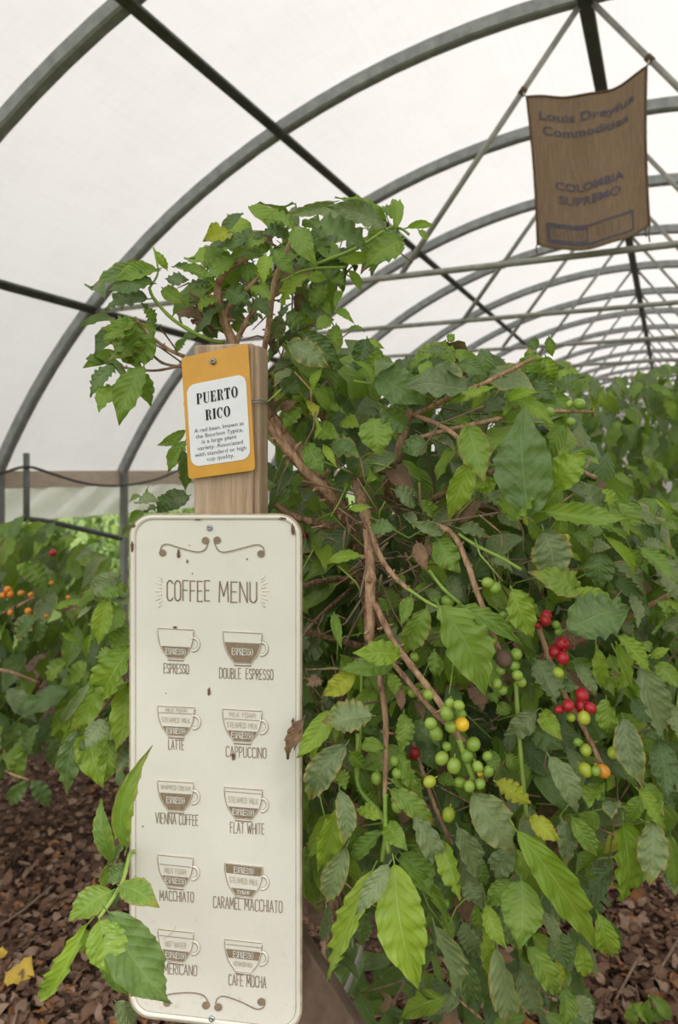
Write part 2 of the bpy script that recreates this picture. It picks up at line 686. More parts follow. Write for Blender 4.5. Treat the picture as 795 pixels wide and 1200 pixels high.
def cherry(parent, px, py, rpx, kind, d):
    o = bpy.data.objects.new('coffee_cherry', cherry_mesh(kind))
    s = rpx / F * d
    q = Vector((random.gauss(0, 0.5), -0.5 + random.gauss(0, 0.4), -0.5 + random.gauss(0, 0.5))).to_track_quat('Z', 'Y')
    o.matrix_world = Matrix.Translation(P(px, py, d)) @ q.to_matrix().to_4x4() @ Matrix.Scale(s, 4)
    col.objects.link(o)
    o.parent = parent
    o['label'] = CH_NOTE[kind]
    return o


# ------------------------------------------------------------------ greenhouse shell
TH = math.radians(24.6)
AX = Vector((math.sin(TH), math.cos(TH), 0))
LT = Vector((math.cos(TH), -math.sin(TH), 0))


def GP(X, Z, t):
    return LT * X + AX * t + Vector((0, 0, CAMZ + Z))


XR, ZR, RR = -0.42, 2.60, 5.19
ZC = ZR - RR
TB, DT = 4.14, 1.45


def arc_pts(R, n=36, zmin=-0.02):
    a1 = math.acos((zmin - ZC) / R)
    return [(XR + R * math.sin(a), ZC + R * math.cos(a)) for a in np.linspace(-a1, a1, n)]


def cover_mat():
    b = NB('woven_polythene_cover')
    tc = b.n('ShaderNodeTexCoord').outputs['UV']
    n1 = b.noise(tc, 1.6, 5, 0.65)
    mp = b.n('ShaderNodeMapping')
    mp.inputs['Scale'].default_value = (1, 14, 1)
    b.l(tc, mp.inputs[0])
    n2 = b.noise(mp.outputs[0], 2.2, 5, 0.7)
    n3 = b.noise(tc, 26, 3, 0.7)
    mp2 = b.n('ShaderNodeMapping')
    mp2.inputs['Scale'].default_value = (14, 1, 1)
    b.l(tc, mp2.inputs[0])
    n4 = b.noise(mp2.outputs[0], 2.6, 4, 0.7)
    dirt = b.math('MULTIPLY_ADD', b.ramp(n1, 0.45, 0.75), 0.10, b.math('MULTIPLY', b.ramp(n2, 0.45, 0.8), 0.10))
    dirt = b.math('ADD', dirt, b.math('MULTIPLY', b.ramp(n4, 0.48, 0.8), 0.10))
    dirt = b.math('ADD', dirt, b.math('MULTIPLY', b.ramp(n3, 0.66, 0.8), 0.22))
    c = b.mix(dirt, (0.672, 0.655, 0.65), (0.34, 0.315, 0.30))
    tr = b.n('ShaderNodeBsdfTranslucent')
    b.l(c, tr.inputs[0])
    df = b.n('ShaderNodeBsdfDiffuse')
    b.l(c, df.inputs[0])
    ms = b.n('ShaderNodeMixShader')
    ms.inputs[0].default_value = 0.42
    b.l(tr.outputs[0], ms.inputs[1])
    b.l(df.outputs[0], ms.inputs[2])
    return b.done(ms.outputs[0])


COVER = cover_mat()
STEEL = simple('galvanised_hoop_steel', (0.22, 0.235, 0.235), (0.36, 0.375, 0.37), 14, 0.5, 0.4, 0.3)
PURL = simple('dark_purlin_steel', (0.055, 0.058, 0.05), (0.10, 0.10, 0.085), 12, 0.5, 0.4, 0.2)
ROD = simple('tie_rod_steel', (0.26, 0.255, 0.235), (0.40, 0.39, 0.36), 18, 0.55, 0.4, 0.2)

T0, T1 = TB - 3 * DT - 0.45, TB + 15 * DT
pr = arc_pts(RR + 0.045, 60, -0.04)
nT = 48
V, UV, Fc = [], [], []
for j in range(nT + 1):
    t = T0 + (T1 - T0) * j / nT
    for i, (X, Z) in enumerate(pr):
        V.append(GP(X, Z, t))
        UV.append((t, i * 12.0 / len(pr)))
m = len(pr)
for j in range(nT):
    for i in range(m - 1):
        Fc.append((j * m + i, j * m + i + 1, (j + 1) * m + i + 1, (j + 1) * m + i))
ceiling = bpy.data.objects.new('ceiling', fast_mesh('ceiling', np.array([tuple(v) for v in V]), np.array(Fc), np.array(UV), COVER))
col.objects.link(ceiling)
tag(ceiling, 'white translucent polythene cover arching over the whole tunnel', kind='structure')

# far end wall
ev = [GP(X, Z, T1) for X, Z in pr] + [GP(X, -1.55, T1) for X in (pr[-1][0], pr[0][0])]
wall_far = mesh_obj('wall_far', ev, [tuple(range(len(ev)))], simple('end_wall_sheet', (0.72, 0.71, 0.69), (0.66, 0.65, 0.63), 3, 0.7, 0.2))
tag(wall_far, 'pale sheet closing the far end of the tunnel', kind='structure')

hoop_me = None
for k in range(-3, 15):
    t = TB + k * DT
    path = [GP(X, Z, 0) for X, Z in arc_pts(RR - 0.012, 44, -0.02)]
    if hoop_me is None:
        v, f = [], []
        for (X, Z) in arc_pts(RR - 0.012, 44, -0.02):
            rd = (LT * (X - XR) + Vector((0, 0, Z - ZC))).normalized()
            c_ = GP(X, Z, 0)
            for (a_, b_) in ((-0.045, -0.026), (-0.034, -0.038), (0.034, -0.038), (0.045, -0.026), (0.045, 0.026), (0.034, 0.038), (-0.034, 0.038), (-0.045, 0.026)):
                v.append(c_ + rd * (a_ - 0.012) + AX * b_)
        for i in range(43):
            for k_ in range(8):
                q_ = (k_ + 1) % 8
                f.append((i * 8 + k_, i * 8 + q_, i * 8 + 8 + q_, i * 8 + 8 + k_))
        o = mesh_obj('hoop', v, f, STEEL, ceiling, False)
        hoop_me = o.data
    else:
        o = bpy.data.objects.new('hoop', hoop_me)
        col.objects.link(o)
        o.parent = ceiling
    o.location = AX * t
tie_me = strut_me = None
hw = math.sqrt((RR - 0.03) ** 2 - (1.17 - ZC) ** 2)
for k in range(0, 15):
    t = TB + k * DT
    if tie_me is None:
        o = tube('tie_rod', [GP(XR - hw, 1.17, 0), GP(XR, 1.165, 0), GP(XR + hw, 1.17, 0)], 0.019, ROD, ceiling, 6)
        tie_me = o.data
        strut_me = []
        for s in (-1, 1):
            q = tube('strut', [GP(XR + s * 0.03, 2.53, 0), GP(XR + s * 1.06, 1.18, 0)], 0.017, ROD, ceiling, 6)
            q.location = AX * t
            strut_me.append(q.data)
    else:
        o = bpy.data.objects.new('tie_rod', tie_me)
        col.objects.link(o)
        o.parent = ceiling
        for me in strut_me:
            q = bpy.data.objects.new('strut', me)
            col.objects.link(q)
            q.parent = ceiling
            q.location = AX * t
    o.location = AX * t
for X, r in ((-2.295, 0.032), (-3.88, 0.032), (XR, 0.036), (2 * XR + 2.295, 0.032), (2 * XR + 3.88, 0.032)):
    a = math.asin((X - XR) / (RR - 0.075))
    Z = ZC + (RR - 0.075) * math.cos(a)
    g = Geo()
    c = GP(X, Z, (T0 + T1) / 2)
    nrm = (LT * math.sin(a) + Vector((0, 0, 1)) * math.cos(a))
    g.add(*box_geo(c, AX, nrm, AX.cross(nrm), (T1 - T0) / 2, 0.016, 0.031 if X != XR else 0.040))
    bevel(g.build('purlin', PURL, ceiling), 0.008)

# left side: roll-up curtain, eave board, posts, pipes
EX = -4.93
def curtain_mat():
    b = NB('side_curtain_sheet')
    tc = b.n('ShaderNodeTexCoord').outputs['Object']
    c = b.mix(b.ramp(b.noise(tc, 3, 4, 0.6), 0.35, 0.7), (0.62, 0.61, 0.56), (0.74, 0.72, 0.67))
    tr = b.n('ShaderNodeBsdfTranslucent')
    b.l(c, tr.inputs[0])
    df = b.n('ShaderNodeBsdfDiffuse')
    b.l(c, df.inputs[0])
    ms = b.n('ShaderNodeMixShader')
    ms.inputs[0].default_value = 0.45
    b.l(tr.outputs[0], ms.inputs[1])
    b.l(df.outputs[0], ms.inputs[2])
    return b.done(ms.outputs[0])


CURT = curtain_mat()


def curtain(name, X, sgn):
    V, Fc = [], []
    nt_, nz_ = 420, 10
    for j in range(nt_ + 1):
        t = T0 + (T1 - T0) * j / nt_
        for i in range(nz_ + 1):
            z = -0.10 - 0.34 * i / nz_
            w = 0.030 * math.sin(t * 13 + i * 0.75) + 0.018 * math.sin(t * 29 + i * 1.3)
            V.append(GP(X + sgn * (0.02 + w + 0.02 * i / nz_), z, t))
    m_ = nz_ + 1
    for j in range(nt_):
        for i in range(nz_):
            Fc.append((j * m_ + i, j * m_ + i + 1, (j + 1) * m_ + i + 1, (j + 1) * m_ + i))
    o = mesh_obj(name, V, Fc, CURT, None, True)
    return o


BOARD = simple('eave_board_wood', (0.50, 0.40, 0.32), (0.62, 0.52, 0.43), 8, 0.85, 0.1, stretch=(1, 1, 6), bump=0.3)
POSTG = simple('side_post_grey', (0.15, 0.155, 0.15), (0.22, 0.22, 0.21), 14, 0.6, 0.3)
for nm, X, sg, lab in (('wall_left', EX, -1, 'rolled pale side curtain under the left eave board'),
                       ('wall_right', 2 * XR - EX, 1, 'rolled pale side curtain under the right eave board')):
    w = curtain(nm, X, sg)
    tag(w, lab, kind='structure')
    g = Geo()
    g.add(*box_geo(GP(X, -0.085, (T0 + T1) / 2), AX, LT, Vector((0, 0, 1)), (T1 - T0) / 2, 0.02, 0.072))
    bevel(g.build('eave_board', BOARD, w), 0.004)
    pm = None
    for k in range(-3, 15):
        t = TB + k * DT
        if pm is None:
            g = Geo()
            g.add(*box_geo(GP(X - sg * 0.05, -0.77, 0), AX, LT, Vector((0, 0, 1)), 0.028, 0.028, 0.79))
            o = bevel(g.build('post', POSTG, w), 0.006)
            pm = o.data
        else:
            o = bpy.data.objects.new('post', pm)
            col.objects.link(o)
            o.parent = w
        o.location = AX * t
    if nm == 'wall_left':
        lf = plane_map(GP(EX + 0.16, 0, 0), LT)
        a, b_ = lf(31, 531), lf(31, 610)
        tube('short_upright', [a, b_], 0.027, POSTG, w, 8)
        tube('roll_pipe', [tuple(p) for p in catmull([lf(28, 608), lf(60, 612), lf(100, 621), lf(142, 631)], 5)], 0.024, simple('roll_pipe_black', (0.06, 0.06, 0.06), (0.10, 0.10, 0.10), 20, 0.5), w, 8)
        cab = tube('cable', [tuple(p) for p in catmull([lf(-60, 566, 0.03), lf(0, 554, 0.03), lf(20, 548, 0.03), lf(36, 548, 0.03), lf(60, 556, 0.03), lf(100, 567, 0.03), lf(140, 569, 0.03), lf(180, 562, 0.03), lf(215, 549, 0.03), lf(260, 548, 0.03)], 6)], 0.012, simple('cable_rubber', (0.04, 0.04, 0.04), (0.06, 0.06, 0.06), 10, 0.5), None, 6)
        tag(cab, 'black cable sagging along the left eave board', 'cable')

# ------------------------------------------------------------------ ground
def mulch_mat():
    b = NB('leaf_mulch_soil')
    tc = b.n('ShaderNodeTexCoord').outputs['Object']
    vor = b.n('ShaderNodeTexVoronoi', feature='F1')
    vor.inputs['Scale'].default_value = 34
    b.l(tc, vor.inputs['Vector'])
    n1 = b.noise(tc, 3, 4, 0.6)
    n2 = b.noise(tc, 60, 4, 0.7)
    sepc = b.n('ShaderNodeSeparateColor')
    b.l(vor.outputs['Color'], sepc.inputs[0])
    c = b.mix(sepc.outputs[0], (0.065, 0.038, 0.027), (0.18, 0.11, 0.075))
    c = b.mix(b.math('MULTIPLY', n2, 0.6), c, (0.06, 0.038, 0.028))
    c = b.mix(b.ramp(n1, 0.5, 0.75), c, (0.17, 0.10, 0.07))
    h = b.math('ADD', b.math('MULTIPLY', vor.outputs['Distance'], -1.0), b.math('MULTIPLY', n2, 0.6))
    return b.done(b.principled(c, 0.9, 0.12, 0, b.bump(h, 1.0, 0.02)))


nx, ny = 90, 90
V, Fc = [], []
xr = 2 * XR - EX
for j in range(ny + 1):
    t = T0 - 2 + (T1 - T0 + 2) * (j / ny) ** 1.6
    for i in range(nx + 1):
        X = EX - 0.1 + (xr - EX + 0.2) * i / nx
        p = GP(X, -1.55, t)
        p.z = 0.02 * math.sin(X * 3.1 + t * 1.7) + 0.012 * math.sin(X * 9 - t * 7) + 0.008 * math.sin(X * 17 + t * 13) - 0.02
        V.append(p)
m = nx + 1
for j in range(ny):
    for i in range(nx):
        Fc.append((j * m + i, j * m + i + 1, (j + 1) * m + i + 1, (j + 1) * m + i))
floor = mesh_obj('floor', V, Fc, mulch_mat(), None, True)
tag(floor, 'brown soil covered with a mulch of dry leaves', kind='structure')
DRY = [simple('dry_leaf_a', (0.145, 0.080, 0.052), (0.25, 0.15, 0.10), 40, 0.8, 0.15),
       simple('dry_leaf_b', (0.08, 0.045, 0.032), (0.16, 0.092, 0.063), 40, 0.8, 0.15),
       simple('dry_leaf_c', (0.25, 0.16, 0.11), (0.36, 0.25, 0.18), 40, 0.8, 0.15),
       simple('dry_leaf_d', (0.30, 0.12, 0.05), (0.36, 0.19, 0.08), 40, 0.8, 0.15)]
dry_me = []
for k in range(12):
    V, Q, UV = leaf_geo(1.0, random.uniform(0.45, 0.75), nt=4, ns=1, fold=random.uniform(-0.1, 0.7), bend=random.uniform(-1.2, 1.4),
                        wave=0.12, nw=1.7, twist=random.uniform(-1.5, 1.5), ph=random.uniform(0, 6.28), pet=0)
    dry_me.append((fast_mesh('dry_leaf', V, Q, UV, random.choices(DRY, (4, 4, 2, 0.8))[0]), V, Q, UV))


def ground_pt(px, py):
    r = ray(px, py)
    d = -CAMZ / r.z
    return Vector((r.x * d, d, 0.0))


def litter(n, xr_, yr_, sz, objs):
    acc = {i: ([], [], [], [0]) for i in range(len(DRY))}
    for k in range(n):
        p = ground_pt(random.uniform(*xr_), random.uniform(*yr_))
        p.z = random.uniform(-0.012, 0.016)
        y = Vector((random.gauss(0, 1), random.gauss(0, 1), random.gauss(0, 0.25)))
        nn = Vector((random.gauss(0, 0.45), random.gauss(0, 0.45) - 0.1, 1))
        L = random.uniform(*sz)
        M = frame(p, y, nn)
        if objs:
            o = bpy.data.objects.new('dry_leaf', random.choice(dry_me)[0])
            o.matrix_world = M @ Matrix.Scale(L, 4)
            col.objects.link(o)
            o.parent = floor
        else:
            i = random.choices(range(4), (4, 4, 2, 0.6))[0]
            _, V, Q, UV = random.choice(dry_me)
            Mn = np.array(M)
            A = acc[i]
            A[0].append((V * L) @ Mn[:3, :3].T + Mn[:3, 3])
            A[1].append(Q + A[3][0])
            A[2].append(UV)
            A[3][0] += len(V)
    for i, A in acc.items():
        if A[0]:
            o = bpy.data.objects.new('leaf_litter', fast_mesh('leaf_litter', np.concatenate(A[0]), np.concatenate(A[1]), np.concatenate(A[2]), DRY[i]))
            col.objects.link(o)
            o.parent = floor
            o['kind'] = 'stuff'


litter(150, (-10, 175), (1000, 1215), (0.035, 0.075), True)
litter(150, (660, 810), (1020, 1215), (0.035, 0.08), True)
litter(5200, (-120, 230), (860, 1260), (0.02, 0.06), False)
litter(2600, (640, 900), (960, 1260), (0.02, 0.06), False)
litter(1600, (330, 660), (1080, 1260), (0.02, 0.06), False)

# outside greenery left of the tunnel
LAWN = simple('grass_outside', (0.10, 0.17, 0.04), (0.20, 0.26, 0.07), 1.5, 0.9, 0.1)
XRT = 2 * XR - EX
lv_, lf_ = [], []
for (xa, xb, ta, tb) in ((EX - 40, EX - 0.05, T0 - 40, T1 + 20), (XRT + 0.05, XRT + 40, T0 - 40, T1 + 20), (EX - 0.05, XRT + 0.05, T0 - 40, T0 - 1.9)):
    lf_.append(tuple(range(len(lv_), len(lv_) + 4)))
    lv_ += [GP(xa, -1.57, ta), GP(xb, -1.57, ta), GP(xb, -1.57, tb), GP(xa, -1.57, tb)]
lawn = mesh_obj('lawn', lv_, lf_, LAWN)
tag(lawn, 'rough green grass around the outside of the tunnel', kind='structure')
hedge = thing('hedge', 'blurred green hedge outside below the left side curtain', 'hedge')
hp = []
for k in range(2600):
    t = random.uniform(3.5, 15)
    X = EX - random.uniform(1.6, 3.0)
    Z = -1.55 + random.uniform(0.05, 1.25 + 0.2 * math.sin(t * 1.3) + 0.12 * math.sin(t * 3.1))
    p = GP(X, Z, t)
    hp.append((HX + F * p.x / p.y, HY - F * (p.z - CAMZ) / p.y, p.y))
fill_leaves(hedge, hp, (0.12, 0.22), [('M', 1), ('G', 4)], 0)
for k in range(8):
    p = GP(EX - 2.3, -1.58, 4 + k * 1.4)
    tube('trunk', [p, p + Vector((0.05, 0, 0.5)), p + Vector((-0.03, 0.05, 0.95))], [0.03, 0.022, 0.012], TRUNKB, hedge, 6)

# ------------------------------------------------------------------ wooden post
YAW = math.atan2(0.047, 0.2294)
SR = Vector((math.cos(YAW), -math.sin(YAW), 0))     # right along the sign
SN = Vector((-math.sin(YAW), -math.cos(YAW), 0))    # towards the camera
UP = Vector((0, 0, 1))
sign_p0 = P(253, 900, 0.95)
S = plane_map(sign_p0, SN)
pf = plane_map(sign_p0 - SN * 0.006, SN)            # front face of the post


def wood_mat():
    b = NB('weathered_post_wood')
    tc = b.n('ShaderNodeTexCoord').outputs['Object']
    mp = b.n('ShaderNodeMapping')
    mp.inputs['Scale'].default_value = (1, 1, 0.06)
    b.l(tc, mp.inputs[0])
    n1 = b.noise(mp.outputs[0], 90, 5, 0.7)
    n2 = b.noise(mp.outputs[0], 260, 4, 0.7)
    n3 = b.noise(tc, 9, 3, 0.5)
    c = b.mix(b.ramp(n1, 0.3, 0.7), (0.30, 0.20, 0.135), (0.58, 0.43, 0.31))
    c = b.mix(b.math('MULTIPLY', b.ramp(n2, 0.55, 0.75), 0.6), c, (0.18, 0.115, 0.075))
    c = b.mix(b.math('MULTIPLY', b.ramp(n3, 0.4, 0.7), 0.35), c, (0.36, 0.31, 0.26))
    return b.done(b.principled(c, 0.85, 0.15, 0, b.bump(n1, 0.6, 0.003)))


WOOD = wood_mat()
post = thing('wooden_post', 'weathered square wooden post carrying the cream menu and the orange tag', 'post')
pl, prt = pf(227, 700), pf(296, 700)
pw = (prt - pl).length
pc = (pl + prt) / 2
ztop = pf(262, 403).z
th = 0.040
g = Geo()
# front board with a slightly worn top: grid ring stack
rings = []
for (dz_, inset) in ((0, 0), (0, 0)):
    pass
hh = ztop / 2
g.add(*box_geo(Vector((pc.x, pc.y, hh - 0.01)) - SN * th / 2, SR, -SN, UP, pw / 2, th / 2, hh + 0.01))
bevel(g.build('board', WOOD, post), 0.003, 3)
g = Geo()
sc = Vector((prt.x, prt.y, 0)) + SR * 0.0035 - SN * (0.026)
zt2 = pf(300, 404).z
g.add(*box_geo(Vector((sc.x, sc.y, zt2 / 2 - 0.01)), SR, -SN, UP, 0.0022 + 0.0015, 0.020, zt2 / 2 + 0.01))
bevel(g.build('side_strip', WOOD, post), 0.0015, 2)
# wire wrapped round the post
zw = pf(300, 472).z
c0 = Vector((pc.x, pc.y, zw)) - SN * th / 2
wp = []
hxw, hyw = pw / 2 + 0.010, th / 2 + 0.003
for turn in range(2):
    for (a_, b_) in ((-1, -1), (1, -1), (1, 1), (-1, 1)):
        wp.append(c0 + SR * (a_ * hxw - 0.002 + (0.003 if a_ > 0 else 0)) - SN * (b_ * hyw * -1) * -1 * 1.0 + UP * (0.0025 * turn + 0.001 * a_))
WIRE = simple('tie_wire', (0.22, 0.22, 0.21), (0.34, 0.33, 0.31), 60, 0.45, 0.4, 0.5)
tube('wire', wp + [wp[0]], 0.0011, WIRE, post, 6)
# diagonal brace low on the right of the post
b0 = P(318, 1096, 1.06)
b1 = P(470, 1330, 1.16)
dv = (b1 - b0).normalized()
b1 = b0 + dv * ((b0.z + 0.03) / -dv.z)
g = Geo()
sx = dv.cross(Vector((0, 1, 0))).normalized()
g.add(*box_geo((b0 + b1) / 2, dv, sx, dv.cross(sx), (b1 - b0).length / 2, 0.042, 0.02))
bevel(g.build('brace', simple('dark_brace_wood', (0.15, 0.105, 0.08), (0.27, 0.19, 0.15), 40, 0.9, 0.1, bump=0.5, stretch=(1, 1, 0.3)), post), 0.003)

# ------------------------------------------------------------------ menu sign
def cream_mat():
    b = NB('cream_enamel')
    tc = b.n('ShaderNodeTexCoord').outputs['Object']
    n1 = b.noise(tc, 8, 4, 0.6)
    n2 = b.noise(tc, 120, 3, 0.7)
    n3 = b.noise(tc, 420, 2, 0.6)
    sep = b.n('ShaderNodeSeparateXYZ')
    b.l(tc, sep.inputs[0])
    low = b.ramp(sep.outputs[2], 1.05, 0.83)
    c = b.mix(b.ramp(n1, 0.35, 0.7), (0.745, 0.722, 0.668), (0.685, 0.665, 0.61))
    c = b.mix(b.math('MULTIPLY', b.ramp(n2, 0.58, 0.75), b.math('MULTIPLY_ADD', low, 0.35, 0.12)), c, (0.50, 0.38, 0.26))
    c = b.mix(b.math('MULTIPLY', b.ramp(n3, 0.72, 0.78), 0.5), c, (0.30, 0.22, 0.16))
    return b.done(b.principled(c, 0.38, 0.4, 0, b.bump(n1, 0.1, 0.002)))


CREAM = cream_mat()
BROWN = simple('brown_sign_ink', (0.21, 0.155, 0.11), (0.30, 0.23, 0.165), 200, 0.6, 0.2)
TAN = simple('tan_worn_rim', (0.34, 0.265, 0.19), (0.50, 0.41, 0.31), 90, 0.6, 0.3)
PALE = simple('pale_emboss', (0.66, 0.60, 0.50), (0.74, 0.69, 0.60), 90, 0.5, 0.3)
FAINT = simple('faint_tan_ink', (0.50, 0.43, 0.34), (0.60, 0.54, 0.45), 200, 0.6, 0.2)
RUST_SHADOW = simple('rust_shadow_mark', (0.10, 0.06, 0.045), (0.24, 0.15, 0.10), 160, 0.85, 0.1)
SCREW = simple('screw_zinc', (0.32, 0.34, 0.37), (0.46, 0.47, 0.50), 100, 0.35, 0.5, 0.7)
sign = thing('menu_sign', 'tall cream metal coffee menu sign with brown rim on the wooden post', 'sign')


def rr_outline(x0, y0, x1, y1, r, slope_t, slope_b, inset=0.0, n=8):
    """rounded rectangle in photograph pixels (y down); the top and bottom edges have slopes"""
    pts = []
    x0 += inset
    x1 -= inset
    rr_ = max(r - inset, 1)
    for cx, cy, a0 in ((x1 - rr_, 'T', 90), (x0 + rr_, 'T', 180), (x0 + rr_, 'B', 270), (x1 - rr_, 'B', 360)):
        if cy == 'T':
            yy = y0 + inset + rr_ + slope_t * (cx - x0)
        else:
            yy = y1 - inset - rr_ + slope_b * (cx - x0)
        for k in range(n + 1):
            a = math.radians(a0 - 90 + 90 * k / n)
            pts.append((cx + rr_ * math.cos(a), yy - rr_ * math.sin(a)))
    return pts


SX0, SY0, SX1, SY1, SRD = 153.5, 603.5, 352.5, 1189, 26


def outl(inset):
    return rr_outline(SX0, SY0, SX1, SY1, SRD, 0.0, 0.115, inset)


def plate(name, loops, mat, parent, close=True):
    """loops: list of (outline px pts, offset); consecutive loops are bridged, the last capped"""
    V, Fc = [], []
    n = len(loops[0][0])
    for pts, off, mp in loops:
        V += [mp(x, y, off) for x, y in pts]
    for j in range(len(loops) - 1):
        for i in range(n):
            a, b_ = j * n + i, j * n + (i + 1) % n
            Fc.append((a, b_, b_ + n, a + n))
    Fc.append(tuple(range((len(loops) - 1) * n, len(loops) * n)))
    Fc.append(tuple(range(n))[::-1])
    return mesh_obj(name, V, Fc, mat, parent)


plate('panel', [(outl(2.5), -0.0035, S), (outl(2.5), 0.0, S)], CREAM, sign)
# raised cream rim bead and the brown worn outer edge
V, Fc = [], []
lo = [(outl(0.0), -0.004), (outl(0.0), 0.0012), (outl(1.6), 0.0024), (outl(3.6), 0.0024), (outl(5.2), 0.0003)]
n = len(lo[0][0])
for pts, off in lo:
    V += [S(x, y, off) for x, y in pts]
for j in range(len(lo) - 1):
    for i in range(n):
        a, b_ = j * n + i, j * n + (i + 1) % n
        Fc.append((a, b_, b_ + n, a + n))
mesh_obj('rim', V, Fc, CREAM, sign, True)
V, Fc = [], []
lo = [(outl(-1.6), -0.004), (outl(-1.6), 0.0010), (outl(0.2), 0.0014), (outl(0.4), -0.004)]
for pts, off in lo:
    V += [S(x, y, off) for x, y in pts]
for j in range(len(lo) - 1):
    for i in range(n):
        a, b_ = j * n + i, j * n + (i + 1) % n
        Fc.append((a, b_, b_ + n, a + n))
o = mesh_obj('edge', V, Fc, TAN, sign)
o['label'] = 'brown worn outer edge of the sign'
# thin brown line inside the rim
V, Fc = [], []
lo = [(outl(5.0), 0.0004), (outl(5.9), 0.0004)]
for pts, off in lo:
    V += [S(x, y, off) for x, y in pts]
for i in range(n):
    Fc.append((i, (i + 1) % n, (i + 1) % n + n, i + n))
mesh_obj('border_line', V, Fc, TAN, sign)


def ribbon_geo(pts, w, mp, off, closed=False):
    V, Fc = [], []
    q = [np.array(p, float) for p in pts]
    if closed:
        q = q + [q[0]]
    n = len(q)
    for i in range(n):
        t = q[min(i + 1, n - 1)] - q[max(i - 1, 0)]
        if closed and i in (0, n - 1):
            t = q[1] - q[n - 2]
        t = t / (np.linalg.norm(t) + 1e-9)
        m_ = np.array([-t[1], t[0]]) * w / 2
        V += [mp(*(q[i] + m_), off), mp(*(q[i] - m_), off)]
    for i in range(n - 1):
        Fc.append((2 * i, 2 * i + 1, 2 * i + 3, 2 * i + 2))
    return V, Fc


def bead_geo(pts, rpx, mp, off=0.0):
    """raised half-round bead along a pixel polyline"""
    sc_ = 0.95 / F
    return tube_geo([mp(x, y, off) for x, y in pts], rpx * sc_, 6)


# stroke alphabet, unit box, y up
def arc(cx, cy, rx, ry, a0, a1, n=9):
    return [(cx + rx * math.cos(math.radians(a)), cy + ry * math.sin(math.radians(a))) for a in np.linspace(a0, a1, n)]


SF = {
    'A': (0.42, [[(0, 0), (0.21, 1), (0.42, 0)], [(0.08, 0.34), (0.34, 0.34)]]),
    'B': (0.36, [[(0, 0), (0, 1)], [(0, 1)] + arc(0.1, 0.77, 0.22, 0.23, 90, -90) + [(0, 0.54)], [(0, 0.54)] + arc(0.1, 0.27, 0.26, 0.27, 90, -90) + [(0, 0)]]),
    'C': (0.36, [arc(0.2, 0.78, 0.18, 0.22, 20, 180) + arc(0.2, 0.22, 0.18, 0.22, 180, 340)]),
    'D': (0.38, [[(0, 0), (0, 1)], [(0, 1)] + arc(0.1, 0.72, 0.28, 0.28, 90, 0) + arc(0.1, 0.28, 0.28, 0.28, 0, -90) + [(0, 0)]]),
    'E': (0.32, [[(0.32, 1), (0, 1), (0, 0), (0.32, 0)], [(0, 0.52), (0.27, 0.52)]]),
    'F': (0.32, [[(0.32, 1), (0, 1), (0, 0)], [(0, 0.52), (0.27, 0.52)]]),
    'H': (0.38, [[(0, 0), (0, 1)], [(0.38, 0), (0.38, 1)], [(0, 0.5), (0.38, 0.5)]]),
    'I': (0.04, [[(0.02, 0), (0.02, 1)]]),
    'K': (0.36, [[(0, 0), (0, 1)], [(0.36, 1), (0, 0.45)], [(0.1, 0.58), (0.36, 0)]]),
    'L': (0.30, [[(0, 1), (0, 0), (0.30, 0)]]),
    'M': (0.50, [[(0, 0), (0.04, 1), (0.25, 0.3), (0.46, 1), (0.5, 0)]]),
    'N': (0.40, [[(0, 0), (0, 1), (0.40, 0), (0.40, 1)]]),
    'O': (0.38, [arc(0.19, 0.76, 0.19, 0.24, 0, 180) + arc(0.19, 0.24, 0.19, 0.24, 180, 360) + [(0.38, 0.76)]]),
    'P': (0.34, [[(0, 0), (0, 1)], [(0, 1)] + arc(0.1, 0.74, 0.24, 0.26, 90, -90) + [(0, 0.48)]]),
    'R': (0.36, [[(0, 0), (0, 1)], [(0, 1)] + arc(0.1, 0.75, 0.24, 0.25, 90, -90) + [(0, 0.5)], [(0.12, 0.5), (0.36, 0)]]),
    'S': (0.34, [arc(0.17, 0.76, 0.17, 0.24, 20, 230, 8) + arc(0.17, 0.25, 0.17, 0.25, 60, -160, 8)]),
    'T': (0.36, [[(0, 1), (0.36, 1)], [(0.18, 1), (0.18, 0)]]),
    'U': (0.36, [[(0, 1)] + arc(0.18, 0.2, 0.18, 0.2, 180, 360) + [(0.36, 1)]]),
    'V': (0.40, [[(0, 1), (0.2, 0), (0.40, 1)]]),
    'W': (0.54, [[(0, 1), (0.13, 0), (0.27, 0.75), (0.41, 0), (0.54, 1)]]),
    'Y': (0.38, [[(0, 1), (0.19, 0.5), (0.38, 1)], [(0.19, 0.5), (0.19, 0)]]),
    'É': (0.32, [[(0.32, 1), (0, 1), (0, 0), (0.32, 0)], [(0, 0.52), (0.27, 0.52)], [(0.1, 1.12), (0.24, 1.3)]]),
    ' ': (0.26, []),
}


def stroke_text(txt, x0, x1, ytop, cap, slope, sw, mp, off):
    gap = 0.15
    tot = sum(SF[c][0] for c in txt) + gap * (len(txt) - 1)
    k = (x1 - x0) / tot
    g_ = Geo()
    x = x0
    for c in txt:
        w_, st = SF[c]
        jy = random.uniform(-0.02, 0.02)
        for pl_ in st:
            q = []
            for (a, b_) in pl_:
                X = x + a * k
                q.append((X, ytop + slope * (X - x0) + (1 - b_ + jy) * cap))
            for i in range(len(q) - 1):
                p, r_ = np.array(q[i]), np.array(q[i + 1])
                dd = (r_ - p) / (np.linalg.norm(r_ - p) + 1e-9) * sw * 0.35
                g_.add(*ribbon_geo([p - dd, r_ + dd], sw, mp, off))
        x += (w_ + gap) * k
    return g_


def lettering(txt, x0, x1, ytop, cap, slope, sw, mat, parent, off=0.0006, mp=S):
    o_ = stroke_text(txt, x0, x1, ytop, cap, slope, sw, mp, off).build('lettering', mat, parent)
    return o_


